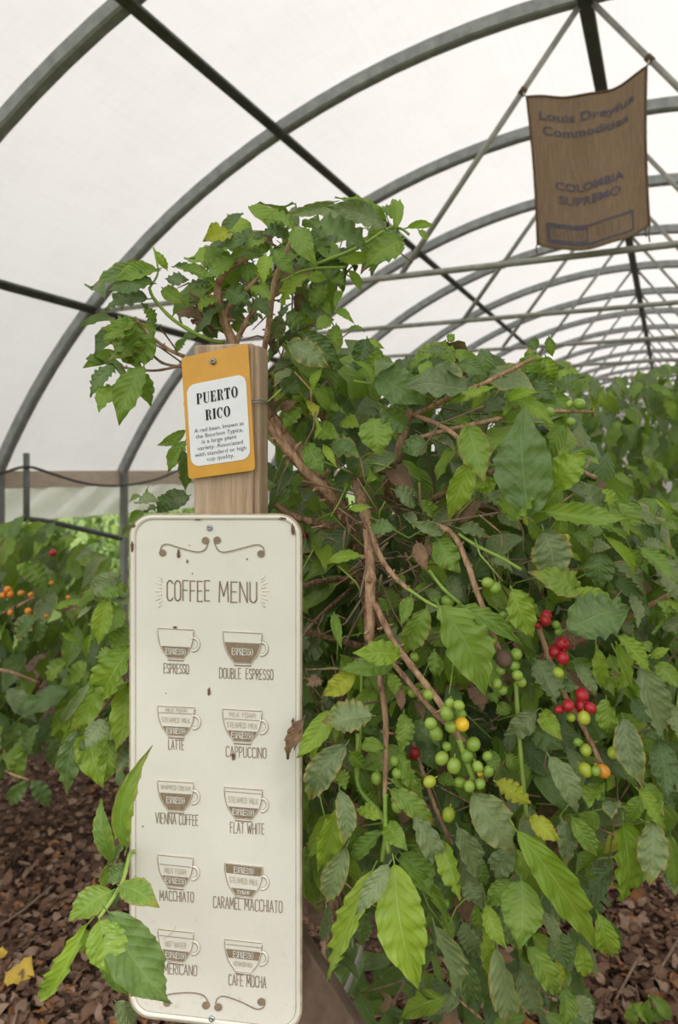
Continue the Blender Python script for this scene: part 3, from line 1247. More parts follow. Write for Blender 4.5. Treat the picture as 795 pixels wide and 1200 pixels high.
# title with a pale embossed shoulder behind each letter
lettering('COFFEE', 195.8, 246.0, 680.0, 23.5, 0.02, 1.45, BROWN, sign)
lettering('MENU', 257.0, 301.0, 681.2, 23.8, 0.02, 1.45, BROWN, sign)
labels = [('ESPRESSO', 192.3, 221.3, 777.5, 11.3, 0.03), ('DOUBLE', 257.5, 282.5, 782.5, 12, 0.035), ('ESPRESSO', 288.5, 320.2, 783.6, 12, 0.035),
          ('LATTÉ', 197.8, 215.8, 866.8, 11.2, 0.03), ('CAPPUCCINO', 265.0, 312.2, 874.2, 12.2, 0.05),
          ('VIENNA', 182.6, 206.5, 952.0, 12.2, 0.06), ('COFFEE', 210.2, 232.4, 953.8, 12.2, 0.06), ('FLAT', 270.3, 286.0, 963.2, 12.4, 0.05), ('WHITE', 290.2, 310.0, 964.2, 12.4, 0.05),
          ('MACCHIATO', 187.5, 227.2, 1043.0, 11.8, 0.06), ('CARAMEL', 250.2, 282.5, 1049.8, 13.5, 0.075), ('MACCHIATO', 287.0, 331.0, 1052.6, 13.8, 0.075),
          ('AMERICANO', 186.5, 231.0, 1128.0, 12.2, 0.07), ('CAFE', 268.3, 285.0, 1141.2, 12.8, 0.075), ('MOCHA', 289.4, 312.0, 1142.8, 13.2, 0.075)]
for l_ in labels:
    lettering(*l_, 0.82, BROWN, sign)


def cup(x0, x1, y0, h, slope, fills, lines, texts):
    cp = bpy.data.objects.new('cup_emblem', None)
    cp.empty_display_size = 0.02
    col.objects.link(cp)
    cp.parent = sign
    cx = (x0 + x1) / 2
    hw_ = (x1 - x0) / 2
    prof = [(0, 1.0), (0.15, 0.99), (0.3, 0.965), (0.45, 0.92), (0.6, 0.84), (0.75, 0.72), (0.88, 0.56), (0.95, 0.46), (1.0, 0.42)]

    def hwv(v):
        for (a, b_), (c_, d_) in zip(prof, prof[1:]):
            if v <= c_:
                return hw_ * (b_ + (d_ - b_) * (v - a) / (c_ - a))
        return hw_ * prof[-1][1]

    def pt(u, v):
        X = cx + u * hwv(v)
        return (X, y0 + v * h + slope * (X - x0))
    # raised body
    vs = np.linspace(0, 1, 13)
    ol = [pt(1, v) for v in vs] + [pt(-1, v) for v in vs[::-1]]
    mesh_obj('cup_body', [S(x, y, 0.0010) for x, y in ol], [tuple(range(len(ol)))[::-1]], CREAM, cp)
    g_ = Geo()
    g_.add(*bead_geo(ol + [ol[0]], 0.75, S, 0.0008))
    g_.build('outline', PALE, cp, True)
    g_ = Geo()
    q = [pt(1, v) for v in vs] + [pt(-1, v) for v in vs[::-1]]
    g_.add(*ribbon_geo([(cx + (x - cx) * 1.03, y) for x, y in q], 0.7, S, 0.0017, True))
    for v in lines:
        g_.add(*ribbon_geo([pt(-0.98, v), pt(0.98, v)], 0.6, S, 0.0017))
    g_.build('line', BROWN, cp)
    # handle: raised ring
    hx_, hy_ = cx + hw_ * 0.99, y0 + 0.50 * h + slope * 2 * hw_
    ring = [(hx_ + 7.0 * math.cos(a) * 0.95, hy_ + 7.6 * math.sin(a)) for a in np.linspace(-1.9, 1.75, 18)]
    g_ = Geo()
    g_.add(*bead_geo(ring, 1.5, S, 0.0003))
    g_.build('handle', CREAM, cp, True)
    g_ = Geo()
    for kx in (1.22, 0.74):
        g_.add(*ribbon_geo([(hx_ + (x - hx_) * kx, hy_ + (y - hy_) * kx) for x, y in ring], 0.6, S, 0.0006))
    g_.build('handle_line', TAN, cp)
    # foot
    fy = y0 + 1.035 * h
    fw = hw_ * 0.45
    g_ = Geo()
    g_.add(*bead_geo([(cx - fw, fy + slope * (cx - fw - x0)), (cx + fw, fy + slope * (cx + fw - x0))], 1.3, S, 0.0004))
    g_.build('foot', CREAM, cp, True)
    g_ = Geo()
    g_.add(*ribbon_geo([(cx - fw, fy + 1.8 + slope * (cx - fw - x0)), (cx + fw, fy + 1.8 + slope * (cx + fw - x0))], 0.8, S, 0.0008))
    g_.build('foot_line', BROWN, cp)
    for (a, b_) in fills:
        vv = np.linspace(a, b_, 9)
        ol = [pt(0.99, v) for v in vv] + [pt(-0.99, v) for v in vv[::-1]]
        mesh_obj('coffee_band', [S(x, y, 0.0014) for x, y in ol], [tuple(range(len(ol)))[::-1]], BROWN, cp)
    for (tx, v, cap, wf, mt) in texts:
        w_ = hwv(v) * wf
        X0 = cx - w_
        lettering(tx, X0, cx + w_, y0 + v * h - cap / 2 + slope * (X0 - x0), cap, slope, 1.0 if mt is CREAM else 0.6, mt, cp, 0.0019)


E_ = 'ESPRESSO'
cup(186, 227, 736, 34, 0.05, [(0.6, 0.98)], [], [(E_, 0.77, 6.5, 0.80, CREAM)])
cup(262.6, 307, 740, 36, 0.05, [(0.33, 0.98)], [], [(E_, 0.62, 7.5, 0.66, CREAM)])
cup(186, 228, 827, 34, 0.05, [(0.68, 0.98)], [0.22], [('MILK FOAM', 0.11, 3.8, 0.6, FAINT), ('STEAMED MILK', 0.45, 5.5, 0.85, FAINT), (E_, 0.82, 6, 0.80, CREAM)])
cup(262, 307, 830.5, 37, 0.06, [(0.66, 0.98)], [0.30], [('MILK FOAM', 0.15, 5.2, 0.68, FAINT), ('STEAMED MILK', 0.48, 6, 0.86, FAINT), (E_, 0.80, 7, 0.84, CREAM)])
cup(186, 227, 914.5, 34, 0.06, [(0.40, 0.98)], [], [('WHIPPED CREAM', 0.2, 5, 0.85, FAINT), (E_, 0.63, 7.2, 0.62, CREAM)])
cup(264, 307.5, 922, 35.5, 0.08, [(0.62, 0.98)], [0.13], [('STEAMED MILK', 0.38, 6.5, 0.84, FAINT), (E_, 0.78, 6.5, 0.82, CREAM)])
cup(186, 226.5, 1001, 35.5, 0.10, [(0.66, 0.98)], [0.30], [('MILK FOAM', 0.48, 6.2, 0.68, FAINT), (E_, 0.80, 6.5, 0.88, CREAM)])
cup(264.5, 308, 1011, 36.5, 0.11, [(0.03, 0.30), (0.76, 0.98)], [], [(E_, 0.165, 6.5, 0.52, CREAM), ('STEAMED MILK', 0.5, 6.5, 0.85, FAINT), ('SYRUP', 0.87, 4.2, 0.6, CREAM)])
cup(186.5, 227, 1088, 36, 0.11, [(0.64, 0.98)], [0.20], [('HOT WATER', 0.44, 6.2, 0.65, FAINT), (E_, 0.79, 6.5, 0.86, CREAM)])
cup(264.5, 307, 1100, 36, 0.11, [(0.30, 0.58)], [0.15], [(E_, 0.44, 7, 0.58, CREAM), ('STEAMED MILK', 0.74, 4.5, 0.7, FAINT)])


def cr1(x, y, k=3.614, ox=145, oy=590):
    return (ox + x / k, oy + y / k)


def disc_geo(cx, cy, r, mp, off):
    return [mp(cx + r * math.cos(a), cy - r * math.sin(a), off) for a in np.linspace(0, 2 * math.pi, 17)[:-1]], [tuple(range(16))]


def scroll(pts, discs, oy):
    q = catmull([(*cr1(x, y, oy=oy), 0) for x, y in pts], 6)
    g_ = Geo()
    g_.add(*ribbon_geo([(p[0], p[1]) for p in q], 1.3, S, 0.0010))
    for x, y, r in discs:
        cx, cy = cr1(x, y, oy=oy)
        g_.add(*disc_geo(cx, cy, r / 3.614, S, 0.0011))
    g_.build('scroll_ornament', BROWN, sign)
    g_ = Geo()
    g_.add(*bead_geo([(p[0] + 0.5, p[1] + 1.3) for p in q], 0.6, S, 0.0))
    g_.build('scroll_emboss', PALE, sign, True)


scroll([(156, 200), (165, 178), (190, 173), (240, 188), (310, 205), (345, 195), (360, 165)], [(166, 209, 15), (348, 157, 16)], 590)
scroll([(385, 165), (400, 196), (430, 206), (500, 190), (560, 175), (588, 182), (597, 203)], [(397, 155, 16), (583, 213, 16)], 590)
scroll([(168, 660), (185, 635), (230, 627), (290, 625), (340, 637), (365, 672)], [(185, 668, 16), (350, 678, 17)], 990)
scroll([(390, 672), (400, 648), (430, 640), (500, 664), (560, 693), (590, 688), (602, 668)], [(402, 686, 17), (585, 663, 17)], 990)
# pale rays beside the title
for sx_, cx_, x_a in ((-1, 193.0, 1), (1, 304.0, 1)):
    g_ = Geo()
    for k in range(9):
        a = -0.9 + 1.8 * k / 8
        r0_, r1_ = (4, 11) if k % 2 == 0 else (3, 8)
        q0 = (cx_ + sx_ * r0_ * math.cos(a), 693 + 17 * math.sin(a))
        q1 = (cx_ + sx_ * r1_ * math.cos(a), 693 + 17 * math.sin(a) + (r1_ - r0_) * math.sin(a))
        g_.add(*bead_geo([q0, q1], 0.7, S, 0.0002))
    g_.build('ray_emboss', PALE, sign, True)


def screw(parent, c, n, r, mat=SCREW):
    n = Vector(n).normalized()
    a = n.cross(UP).normalized()
    b_ = n.cross(a)
    V, Fc = [], []
    prof = [(r, 0), (r, r * 0.25), (r * 0.8, r * 0.55), (r * 0.42, r * 0.68), (r * 0.36, r * 0.3)]
    k_ = 16
    for (rr_, hz) in prof:
        for k in range(k_):
            t_ = 2 * math.pi * k / k_
            f_ = 1.0
            if rr_ < r * 0.5:
                f_ = 0.55 + 0.6 * abs(math.cos(2 * t_)) ** 2
            V.append(c + a * rr_ * f_ * math.cos(t_) + b_ * rr_ * f_ * math.sin(t_) + n * hz)
    for j in range(len(prof) - 1):
        for k in range(k_):
            p, q = j * k_ + k, j * k_ + (k + 1) % k_
            Fc.append((p, q, q + k_, p + k_))
    Fc.append(tuple(range((len(prof) - 1) * k_, len(prof) * k_)))
    return mesh_obj('screw', V, Fc, mat, parent, True)


screw(sign, S(246, 618.5, 0.0), SN, 0.0044)
screw(sign, S(248.5, 1193.5, 0.0), SN, 0.0044)
# rust where the enamel has gone, and a painted leaf-tip shadow
chips_and_shadow = [((156.0, 641), (2.0, 8)), ((157, 616), (3.0, 3)), ((332, 607.5), (6, 1.8)), ((344, 620), (2.5, 9)), ((210, 649), (2.2, 6)), ((220, 658), (1.2, 3)),
         ((245.5, 810), (2.0, 6)), ((206, 735), (3.5, 1.6)), ((274, 886), (3.2, 4.5)), ((155, 950), (3.5, 3)), ((233, 609), (5, 1.0)), ((168, 968), (1.0, 1.0)),
         ((222.5, 639), (0.9, 0.9)), ((290, 655), (1.2, 1.2)), ((344, 845), (2.0, 5)), ((345, 862), (4.5, 9)), ((226, 672), (0.9, 0.9)), ((195, 812), (0.8, 0.8))]  # the two mid-right marks paint a dead leaf tip with its cast shadow
for (cx_, cy_), (rx_, ry_) in chips_and_shadow:
    pts = []
    for k in range(14):
        a = 2 * math.pi * k / 14
        f_ = random.uniform(0.55, 1.1)
        pts.append((cx_ + rx_ * f_ * math.cos(a), cy_ - ry_ * f_ * math.sin(a)))
    edge = cx_ < 162 or cx_ > 340 or cy_ < 612
    mesh_obj('rust_shadow_mark', [S(x, y, 0.00255 if edge else 0.0013) for x, y in pts], [tuple(range(14))], RUST_SHADOW, sign)
# long worn scratch at the lower left
lo_ = Geo()
lo_.add(*ribbon_geo([(192, 1100), (204, 1091), (207, 1084)], 0.9, S, 0.0020))
lo_.build('scratch', FAINT, sign)

# ------------------------------------------------------------------ orange tag
tagm = plane_map(sign_p0 + SN * 0.0005, SN)
TQ = ((213, 419.5), (291, 402.5), (299.5, 551), (221.5, 561.5))


def tq(u, v):
    a, b_, c_, d_ = TQ
    x = (a[0] * (1 - u) + b_[0] * u) * (1 - v) + (d_[0] * (1 - u) + c_[0] * u) * v
    y = (a[1] * (1 - u) + b_[1] * u) * (1 - v) + (d_[1] * (1 - u) + c_[1] * u) * v
    return x, y


def tmap(u, v, off=0.0):
    x, y = tq(u, v)
    return tagm(x, y, off + 0.003 * math.sin(math.pi * v) * 0.3)


def rr_uv(u0, v0, u1, v1, ru, rv, n=7):
    out = []
    for cu, cv, a0 in ((u1 - ru, v0 + rv, 0), (u0 + ru, v0 + rv, 90), (u0 + ru, v1 - rv, 180), (u1 - ru, v1 - rv, 270)):
        for k in range(n + 1):
            a = math.radians(a0 + 90 * k / n)
            out.append((cu + ru * math.cos(a), cv - rv * math.sin(a)))
    return out


def rr_plate(name, o_uv, z0, z1, mat, parent):
    V = [tmap(u, v, z0) for u, v in o_uv] + [tmap(u, v, z1) for u, v in o_uv]
    n_ = len(o_uv)
    Fc = [(i, (i + 1) % n_, (i + 1) % n_ + n_, i + n_) for i in range(n_)]
    Fc += [tuple(range(n_, 2 * n_)), tuple(range(n_))[::-1]]
    return mesh_obj(name, V, Fc, mat, parent)


ORANGE = simple('orange_laminate', (0.56, 0.27, 0.025), (0.66, 0.34, 0.045), 16, 0.3, 0.45)
LABEL = simple('white_label_paper', (0.72, 0.73, 0.79), (0.77, 0.78, 0.83), 60, 0.4, 0.35)
INK = simple('black_print', (0.012, 0.012, 0.016), (0.02, 0.02, 0.025), 40, 0.5, 0.2)
INKG = simple('grey_print', (0.10, 0.10, 0.12), (0.15, 0.15, 0.17), 40, 0.5, 0.2)
vtag = thing('name_tag', 'orange laminated variety tag with white label screwed to the top of post', 'tag')
rr_plate('backing', rr_uv(0, 0, 1, 1, 0.05, 0.03), -0.0012, 0.0012, ORANGE, vtag)
LU0, LV0, LU1, LV1 = 0.055, 0.235, 0.945, 0.905
rr_plate('paper', rr_uv(LU0, LV0, LU1, LV1, 0.13, 0.075), 0.0010, 0.0016, LABEL, vtag)
screw(vtag, tmap(0.47, 0.085, 0.0012), SN, 0.0046, simple('tag_screw', (0.20, 0.18, 0.17), (0.34, 0.31, 0.29), 200, 0.4, 0.5, 0.6))

# heavy high-contrast serif capitals: thick stems, hairline serifs
def didone(ch):
    """rectangles / polygons in a unit-high box; returns (width, [polys])"""
    def R(x0, y0, x1, y1):
        return [(x0, y0), (x1, y0), (x1, y1), (x0, y1)]
    s_ = 0.06

    def bowl(cx, cy, rx, ry, th_, a0=-90, a1=90, n_=10):
        out = arc(cx, cy, rx, ry, a0, a1, n_)
        inn = arc(cx, cy, rx - th_, ry - s_, a1, a0, n_)
        return [[out[i], out[i + 1], inn[n_ - 2 - i], inn[n_ - 1 - i]] for i in range(n_ - 1)]
    if ch == 'P':
        return 0.66, [R(0.06, 0, 0.30, 1), R(0, 0, 0.38, s_), R(0, 1 - s_, 0.36, 1)] + bowl(0.36, 0.73, 0.30, 0.27, 0.19)
    if ch == 'R':
        return 0.74, [R(0.06, 0, 0.30, 1), R(0, 0, 0.37, s_), R(0, 1 - s_, 0.36, 1), [(0.40, 0.48), (0.56, 0.44), (0.66, 0.12), (0.74, 0.0), (0.52, 0.0)]] + bowl(0.36, 0.74, 0.29, 0.26, 0.18)
    if ch == 'U':
        b_ = arc(0.36, 0.26, 0.30, 0.28, 180, 360, 12)
        i_ = arc(0.42, 0.26, 0.19, 0.21, 360, 180, 12)
        return 0.74, [R(0.06, 0.24, 0.28, 1), R(0, 1 - s_, 0.36, 1), R(0.60, 0.24, 0.66, 1), R(0.52, 1 - s_, 0.74, 1)] + [[b_[k], b_[k + 1], i_[10 - k], i_[11 - k]] for k in range(11)]
    if ch == 'E':
        return 0.66, [R(0.06, 0, 0.30, 1), R(0, 0, 0.62, s_), R(0, 1 - s_, 0.60, 1), [(0.62, 0), (0.64, 0.30), (0.58, 0.30), (0.46, s_)], [(0.60, 1), (0.61, 0.74), (0.56, 0.74), (0.46, 1 - s_)], R(0.28, 0.48, 0.46, 0.54), R(0.43, 0.36, 0.48, 0.66)]
    if ch == 'T':
        return 0.68, [R(0.22, 0, 0.46, 1), R(0.12, 0, 0.56, s_), R(0, 1 - s_, 0.68, 1), [(0, 1), (0, 0.70), (0.05, 0.70), (0.18, 1 - s_)], [(0.68, 1), (0.68, 0.70), (0.63, 0.70), (0.50, 1 - s_)]]
    if ch == 'O':
        return 0.76, bowl(0.38, 0.5, 0.38, 0.52, 0.22, -90, 90, 12) + bowl(0.38, 0.5, 0.38, 0.52, 0.22, 90, 270, 12)
    if ch == 'I':
        return 0.38, [R(0.07, 0, 0.31, 1), R(0, 0, 0.38, s_), R(0, 1 - s_, 0.38, 1)]
    if ch == 'C':
        return 0.70, bowl(0.38, 0.5, 0.38, 0.52, 0.22, 90, 270, 12) + bowl(0.38, 0.5, 0.28, 0.52, 0.10, 35, 90, 5) + bowl(0.38, 0.5, 0.28, 0.52, 0.08, -90, -35, 5) + [R(0.58, 0.62, 0.66, 1.0)]


def dido_text(txt, u0, u1, v0, v1, name='lettering'):
    ws = [didone(c) for c in txt]
    gap = 0.11
    tot = sum(w for w, _ in ws) + gap * (len(txt) - 1)
    k = (u1 - u0) / tot
    g_ = Geo()
    x = u0
    for w, polys in ws:
        for pl_ in polys:
            g_.add([tmap(x + a * k, v1 - b_ * (v1 - v0), 0.0019) for a, b_ in pl_], [tuple(range(len(pl_)))])
        x += (w + gap) * k
    return g_.build(name, INK, vtag)


dido_text('PUERTO', 0.195, 0.815, 0.318, 0.405)
dido_text('RICO', 0.315, 0.685, 0.462, 0.546)


def font_mesh(txt):
    cu = bpy.data.curves.new('t', 'FONT')
    cu.body = txt
    cu.size = 1.0
    cu.resolution_u = 3
    cu.offset = 0.0 if len(txt) > 13 or txt.endswith('.') or txt.endswith(',') else 0.012
    ob = bpy.data.objects.new('t', cu)
    col.objects.link(ob)
    dg = bpy.context.evaluated_depsgraph_get()
    me = bpy.data.meshes.new_from_object(ob.evaluated_get(dg))
    V_ = np.array([v.co[:2] for v in me.vertices])
    Fc_ = [tuple(p.vertices) for p in me.polygons]
    bpy.data.objects.remove(ob)
    bpy.data.curves.remove(cu)
    bpy.data.meshes.remove(me)
    return V_, Fc_


def font_line(txt, u0, u1, vbase, cap, mp, mat, parent, off, name='lettering', warp=None):
    V_, Fc_ = font_mesh(txt)
    mn, mx = V_[:, 0].min(), V_[:, 0].max()
    out = []
    for x, y in V_:
        u = u0 + (u1 - u0) * (x - mn) / (mx - mn)
        out.append(mp(u, vbase - y / 0.70 * cap, off))
    return mesh_obj(name, out, Fc_, mat, parent)


body = [('A red bean, known as', 0.135, 0.875, 0.632), ('the Bourbon Typica,', 0.150, 0.855, 0.681), ('is a large plant', 0.235, 0.755, 0.728),
        ('variety. Associated', 0.165, 0.845, 0.778), ('with standard or high', 0.120, 0.890, 0.828), ('cup quality.', 0.295, 0.705, 0.874)]
for txt, u0, u1, vb in body:
    font_line(txt, u0, u1, vb, 0.032, tmap, INKG, vtag, 0.0019)

# ------------------------------------------------------------------ burlap sack
sp = plane_map(GP(0, 0, TB - 0.06), AX)


def sk(u, v, off=0.0):
    TL, TR, BR, BL = (617, 113), (759, 79), (762, 263), (629.5, 286)
    x = (TL[0] * (1 - u) + TR[0] * u) * (1 - v) + (BL[0] * (1 - u) + BR[0] * u) * v
    y = (TL[1] * (1 - u) + TR[1] * u) * (1 - v) + (BL[1] * (1 - u) + BR[1] * u) * v
    sag = 4 * u * (1 - u)
    y += sag * (19 + 4 * v) * (0.9 + 0.25 * (u - 0.5))
    x += 5 * math.sin(math.pi * v) * (1 - 2 * u) * 0.5
    dpt = 0.07 * math.sin(math.pi * u) * (0.4 + 0.6 * v) + 0.018 * math.sin(7 * u + 3 * v) + 0.012 * math.sin(15 * u - 2 * v)
    return sp(x, y, -off) - AX * dpt


def burlap_mat():
    b = NB('burlap_weave')
    tc = b.n('ShaderNodeTexCoord').outputs['UV']
    w1 = b.n('ShaderNodeTexWave', wave_type='BANDS', bands_direction='X')
    w1.inputs['Scale'].default_value = 55
    w1.inputs['Distortion'].default_value = 1.5
    b.l(tc, w1.inputs[0])
    w2 = b.n('ShaderNodeTexWave', wave_type='BANDS', bands_direction='Y')
    w2.inputs['Scale'].default_value = 75
    w2.inputs['Distortion'].default_value = 1.5
    b.l(tc, w2.inputs[0])
    mp = b.n('ShaderNodeMapping')
    mp.inputs['Scale'].default_value = (10, 1.5, 1)
    b.l(tc, mp.inputs[0])
    st = b.noise(mp.outputs[0], 5, 4, 0.7)
    n1 = b.noise(tc, 5, 4, 0.6)
    wv = b.math('MULTIPLY', w1.outputs[1], w2.outputs[1])
    c = b.mix(b.math('MULTIPLY_ADD', wv, 0.4, b.math('MULTIPLY_ADD', st, 1.0, -0.3), clamp=True), (0.25, 0.165, 0.11), (0.50, 0.37, 0.27))
    c = b.mix(b.math('MULTIPLY', b.ramp(n1, 0.5, 0.75), 0.35), c, (0.22, 0.145, 0.10))
    pr_ = b.principled(c, 0.95, 0.05, 0, b.bump(wv, 0.5, 0.002))
    tr = b.n('ShaderNodeBsdfTranslucent')
    b.l(c, tr.inputs[0])
    ms = b.n('ShaderNodeMixShader')
    ms.inputs[0].default_value = 0.15
    b.l(pr_, ms.inputs[1])
    b.l(tr.outputs[0], ms.inputs[2])
    return b.done(ms.outputs[0])


BURL = burlap_mat()
sack = thing('burlap_sack', 'brown burlap coffee sack with faded blue printing hanging from the roof struts', 'sack')
nu_, nv_ = 30, 36
V, UV, Fc = [], [], []
for off in (0.0, -0.012):
    for j in range(nv_ + 1):
        for i in range(nu_ + 1):
            V.append(sk(i / nu_, j / nv_, off))
            UV.append((i / nu_, j / nv_))
m = nu_ + 1
half = m * (nv_ + 1)
for j in range(nv_):
    for i in range(nu_):
        a = j * m + i
        Fc.append((a, a + 1, a + 1 + m, a + m))
        Fc.append((half + a, half + a + m, half + a + 1 + m, half + a + 1))
for i in range(nu_):
    Fc.append((i, half + i, half + i + 1, i + 1))
    a = nv_ * m + i
    Fc.append((a, a + 1, half + a + 1, half + a))
for j in range(nv_):
    a = j * m
    Fc.append((a, a + m, half + a + m, half + a))
    a = j * m + nu_
    Fc.append((a, half + a, half + a + m, a + m))
o = bpy.data.objects.new('cloth', fast_mesh('cloth', np.array([tuple(v) for v in V]), np.array(Fc), np.array(UV), BURL))
col.objects.link(o)
o.parent = sack
HEM = simple('hem_thread', (0.10, 0.065, 0.045), (0.16, 0.10, 0.07), 60, 0.9, 0.05)
tube('hem', [sk(u, 0.004, 0.0) for u in np.linspace(0, 1, 30)], 0.007, HEM, sack, 6)
tube('hem', [sk(0.004, v, 0.0) for v in np.linspace(0, 1, 30)], 0.006, HEM, sack, 6)
tube('hem', [sk(0.996, v, 0.0) for v in np.linspace(0, 1, 30)], 0.006, HEM, sack, 6)
BLUE = simple('faded_blue_ink', (0.085, 0.085, 0.14), (0.15, 0.13, 0.16), 70, 0.9, 0.05)
BLUE2 = simple('very_faded_ink', (0.15, 0.12, 0.125), (0.26, 0.19, 0.155), 70, 0.9, 0.05)
font_line('Louis Dreyfus', 0.10, 0.89, 0.165, 0.055, sk, BLUE, sack, 0.004)
font_line('Commodities', 0.12, 0.84, 0.265, 0.055, sk, BLUE, sack, 0.004)
font_line('COLOMBIA', 0.20, 0.80, 0.615, 0.052, sk, BLUE, sack, 0.004)
font_line('SUPREMO', 0.22, 0.77, 0.705, 0.052, sk, BLUE, sack, 0.004)
font_line('SANTOS', 0.25, 0.75, 0.43, 0.05, sk, BLUE2, sack, 0.003) if False else None
for (u0, v0, u1, v1) in ((0.10, 0.845, 0.86, 0.965), (0.12, 0.86, 0.46, 0.95)):
    g_ = Geo()
    for (a, b_) in (((u0, v0), (u1, v0)), ((u1, v0), (u1, v1)), ((u1, v1), (u0, v1)), ((u0, v1), (u0, v0))):
        q = [(a[0] + (b_[0] - a[0]) * k / 12, a[1] + (b_[1] - a[1]) * k / 12) for k in range(13)]
        g_.add(*ribbon_geo(q, 0.012, sk, 0.004))
    g_.build('printed_frame', BLUE, sack)
g_ = Geo()
for k in range(9):      # unreadable worn marks inside the frame
    u = 0.15 + 0.034 * k
    g_.add(*ribbon_geo([(u, 0.875), (u + 0.012, 0.935)], 0.012, sk, 0.004))
for k in range(4):
    u = 0.56 + 0.06 * k
    g_.add(*ribbon_geo([(u, 0.87), (u + 0.004, 0.94)], 0.010, sk, 0.004))
tag(g_.build('worn_print', BLUE2, sack), kind='stuff')
# cords that tie the two upper corners to the struts, loose threads below
strut_at = plane_map(GP(0, 0, TB), AX)
CORD = simple('cord', (0.42, 0.38, 0.33), (0.55, 0.5, 0.44), 60, 0.8, 0.1)
for (u, sg, py) in ((0.0, -1, 107.5), (1.0, 1, 69.0)):
    sa, sb = GP(XR + sg * 0.03, 2.53, TB), GP(XR + sg * 1.06, 1.18, TB)
    c1 = min((sa.lerp(sb, k / 200) for k in range(201)), key=lambda q: abs(HY - F * (q.z - CAMZ) / q.y - py))
    tube('cord', [sk(u, 0.0), (sk(u, 0.0) * 0.5 + c1 * 0.5) + Vector((0, 0, -0.004)), c1], 0.005, CORD, sack, 6)
    dv = (sa - sb).normalized()
    tube('cord_knot', [c1 - dv * 0.02, c1 + dv * 0.02], 0.022, HEM, sack, 8)
for (u, l_) in ((0.0, 0.05), (1.0, 0.09), (0.97, 0.05)):
    q = sk(u, 1.0)
    tube('loose_thread', [q, q + Vector((-0.008, 0, -l_ * 0.5)), q + Vector((0.0, 0, -l_))], 0.004, HEM, sack, 5)

# ------------------------------------------------------------------ main coffee bush
bush = thing('coffee_bush', 'large coffee bush with green and red cherries crowding the cream menu sign', 'coffee bush')
CR = {}


PEND = []


def flush_heroes(parent, cap=300):
    made = []
    for a in PEND:
        o = hero_leaf(parent, *a)
        L_ = math.hypot(a[0][0] - a[1][0], a[0][1] - a[1][1]) * a[2]
        made.append((L_, o, a[3]))
    made.sort(key=lambda q: -q[0])
    acc = {}
    for _, o, mt in made[cap:]:
        acc.setdefault(mt, []).append(o)
    for mt, obs in acc.items():
        V, Q, UV, lvv, n0 = [], [], [], [], 0
        for o in obs:
            me = o.data
            nv = len(me.vertices)
            c = np.empty(nv * 3, np.float32)
            me.vertices.foreach_get('co', c)
            Mn = np.array(o.matrix_world)
            V.append(c.reshape(-1, 3) @ Mn[:3, :3].T + Mn[:3, 3])
            q = np.empty(len(me.loops), np.int32)
            me.loops.foreach_get('vertex_index', q)
            u = np.empty(len(me.loops) * 2, np.float32)
            me.uv_layers[0].data.foreach_get('uv', u)
            uvv = np.zeros((nv, 2), np.float32)
            uvv[q] = u.reshape(-1, 2)
            UV.append(uvv)
            Q.append(q.reshape(-1, 4) + n0)
            lvv.append(np.full(nv, random.random()))
            n0 += nv
            bpy.data.objects.remove(o)
            bpy.data.meshes.remove(me)
        ob = bpy.data.objects.new('small_leaves', fast_mesh('small_leaves', np.concatenate(V), np.concatenate(Q), np.concatenate(UV), LM[mt], np.concatenate(lvv)))
        col.objects.link(ob)
        ob.parent = parent
        ob['kind'] = 'stuff'


def hl(ox, oy, k, d0, rows):
    for r in rows:
        bx, by, tx, ty, w, mt = r[:6]
        d = r[6] if len(r) > 6 else d0 + random.uniform(-0.03, 0.03)
        PEND.append(((ox + bx / k, oy + by / k), (ox + tx / k, oy + ty / k), w / k, mt, d, None, r[7] if len(r) > 7 else None))


# crown left of and above the post
hl(100, 220, 3.614, 1.02, [
    (300, 345, 25, 425, 75, 'G'), (305, 350, 120, 395, 80, 'M'), (285, 405, 95, 440, 100, 'G', 0.99), (265, 470, 85, 520, 105, 'G', 1.0),
    (300, 590, 90, 740, 120, 'M'), (210, 560, 70, 650, 90, 'M'), (285, 620, 200, 750, 95, 'M'), (345, 345, 295, 262, 36, 'Y'),
    (375, 335, 485, 365, 34, 'G'), (330, 425, 425, 500, 70, 'M'), (400, 340, 560, 405, 66, 'M'), (345, 385, 440, 390, 60, 'D'),
    (620, 195, 498, 225, 100, 'W'), (690, 215, 510, 255, 80, 'G'), (575, 240, 500, 345, 70, 'M'), (630, 300, 500, 385, 80, 'M'), (690, 240, 695, 155, 50, 'G'),
    (750, 290, 640, 290, 56, 'M'), (762, 285, 745, 415, 66, 'Y', 0.98), (650, 345, 750, 360, 80, 'M'), (600, 430, 700, 490, 90, 'G'), (520, 400, 420, 440, 60, 'G'),
    (560, 470, 480, 520, 60, 'M'), (430, 640, 380, 690, 40, 'M'), (470, 620, 410, 650, 40, 'G'), (700, 500, 780, 560, 80, 'G'), (720, 420, 790, 480, 70, 'M'),
    (660, 470, 600, 560, 80, 'G', 1.08), (640, 240, 760, 200, 70, 'G'), (760, 210, 690, 260, 70, 'M'), (500, 560, 560, 640, 70, 'G', 1.1), (380, 520, 520, 560, 60, 'B', 1.1),
    (460, 560, 550, 600, 60, 'B', 1.1), (250, 520, 300, 570, 60, 'M')])
hl(100, 220, 1.893, 1.02, [
    (130, 395, 75, 528, 60, 'M'), (65, 395, 12, 465, 40, 'G'), (95, 400, 145, 485, 44, 'M'), (60, 440, 30, 500, 40, 'M'), (110, 300, 45, 345, 60, 'M'), (130, 320, 95, 390, 60, 'M')])
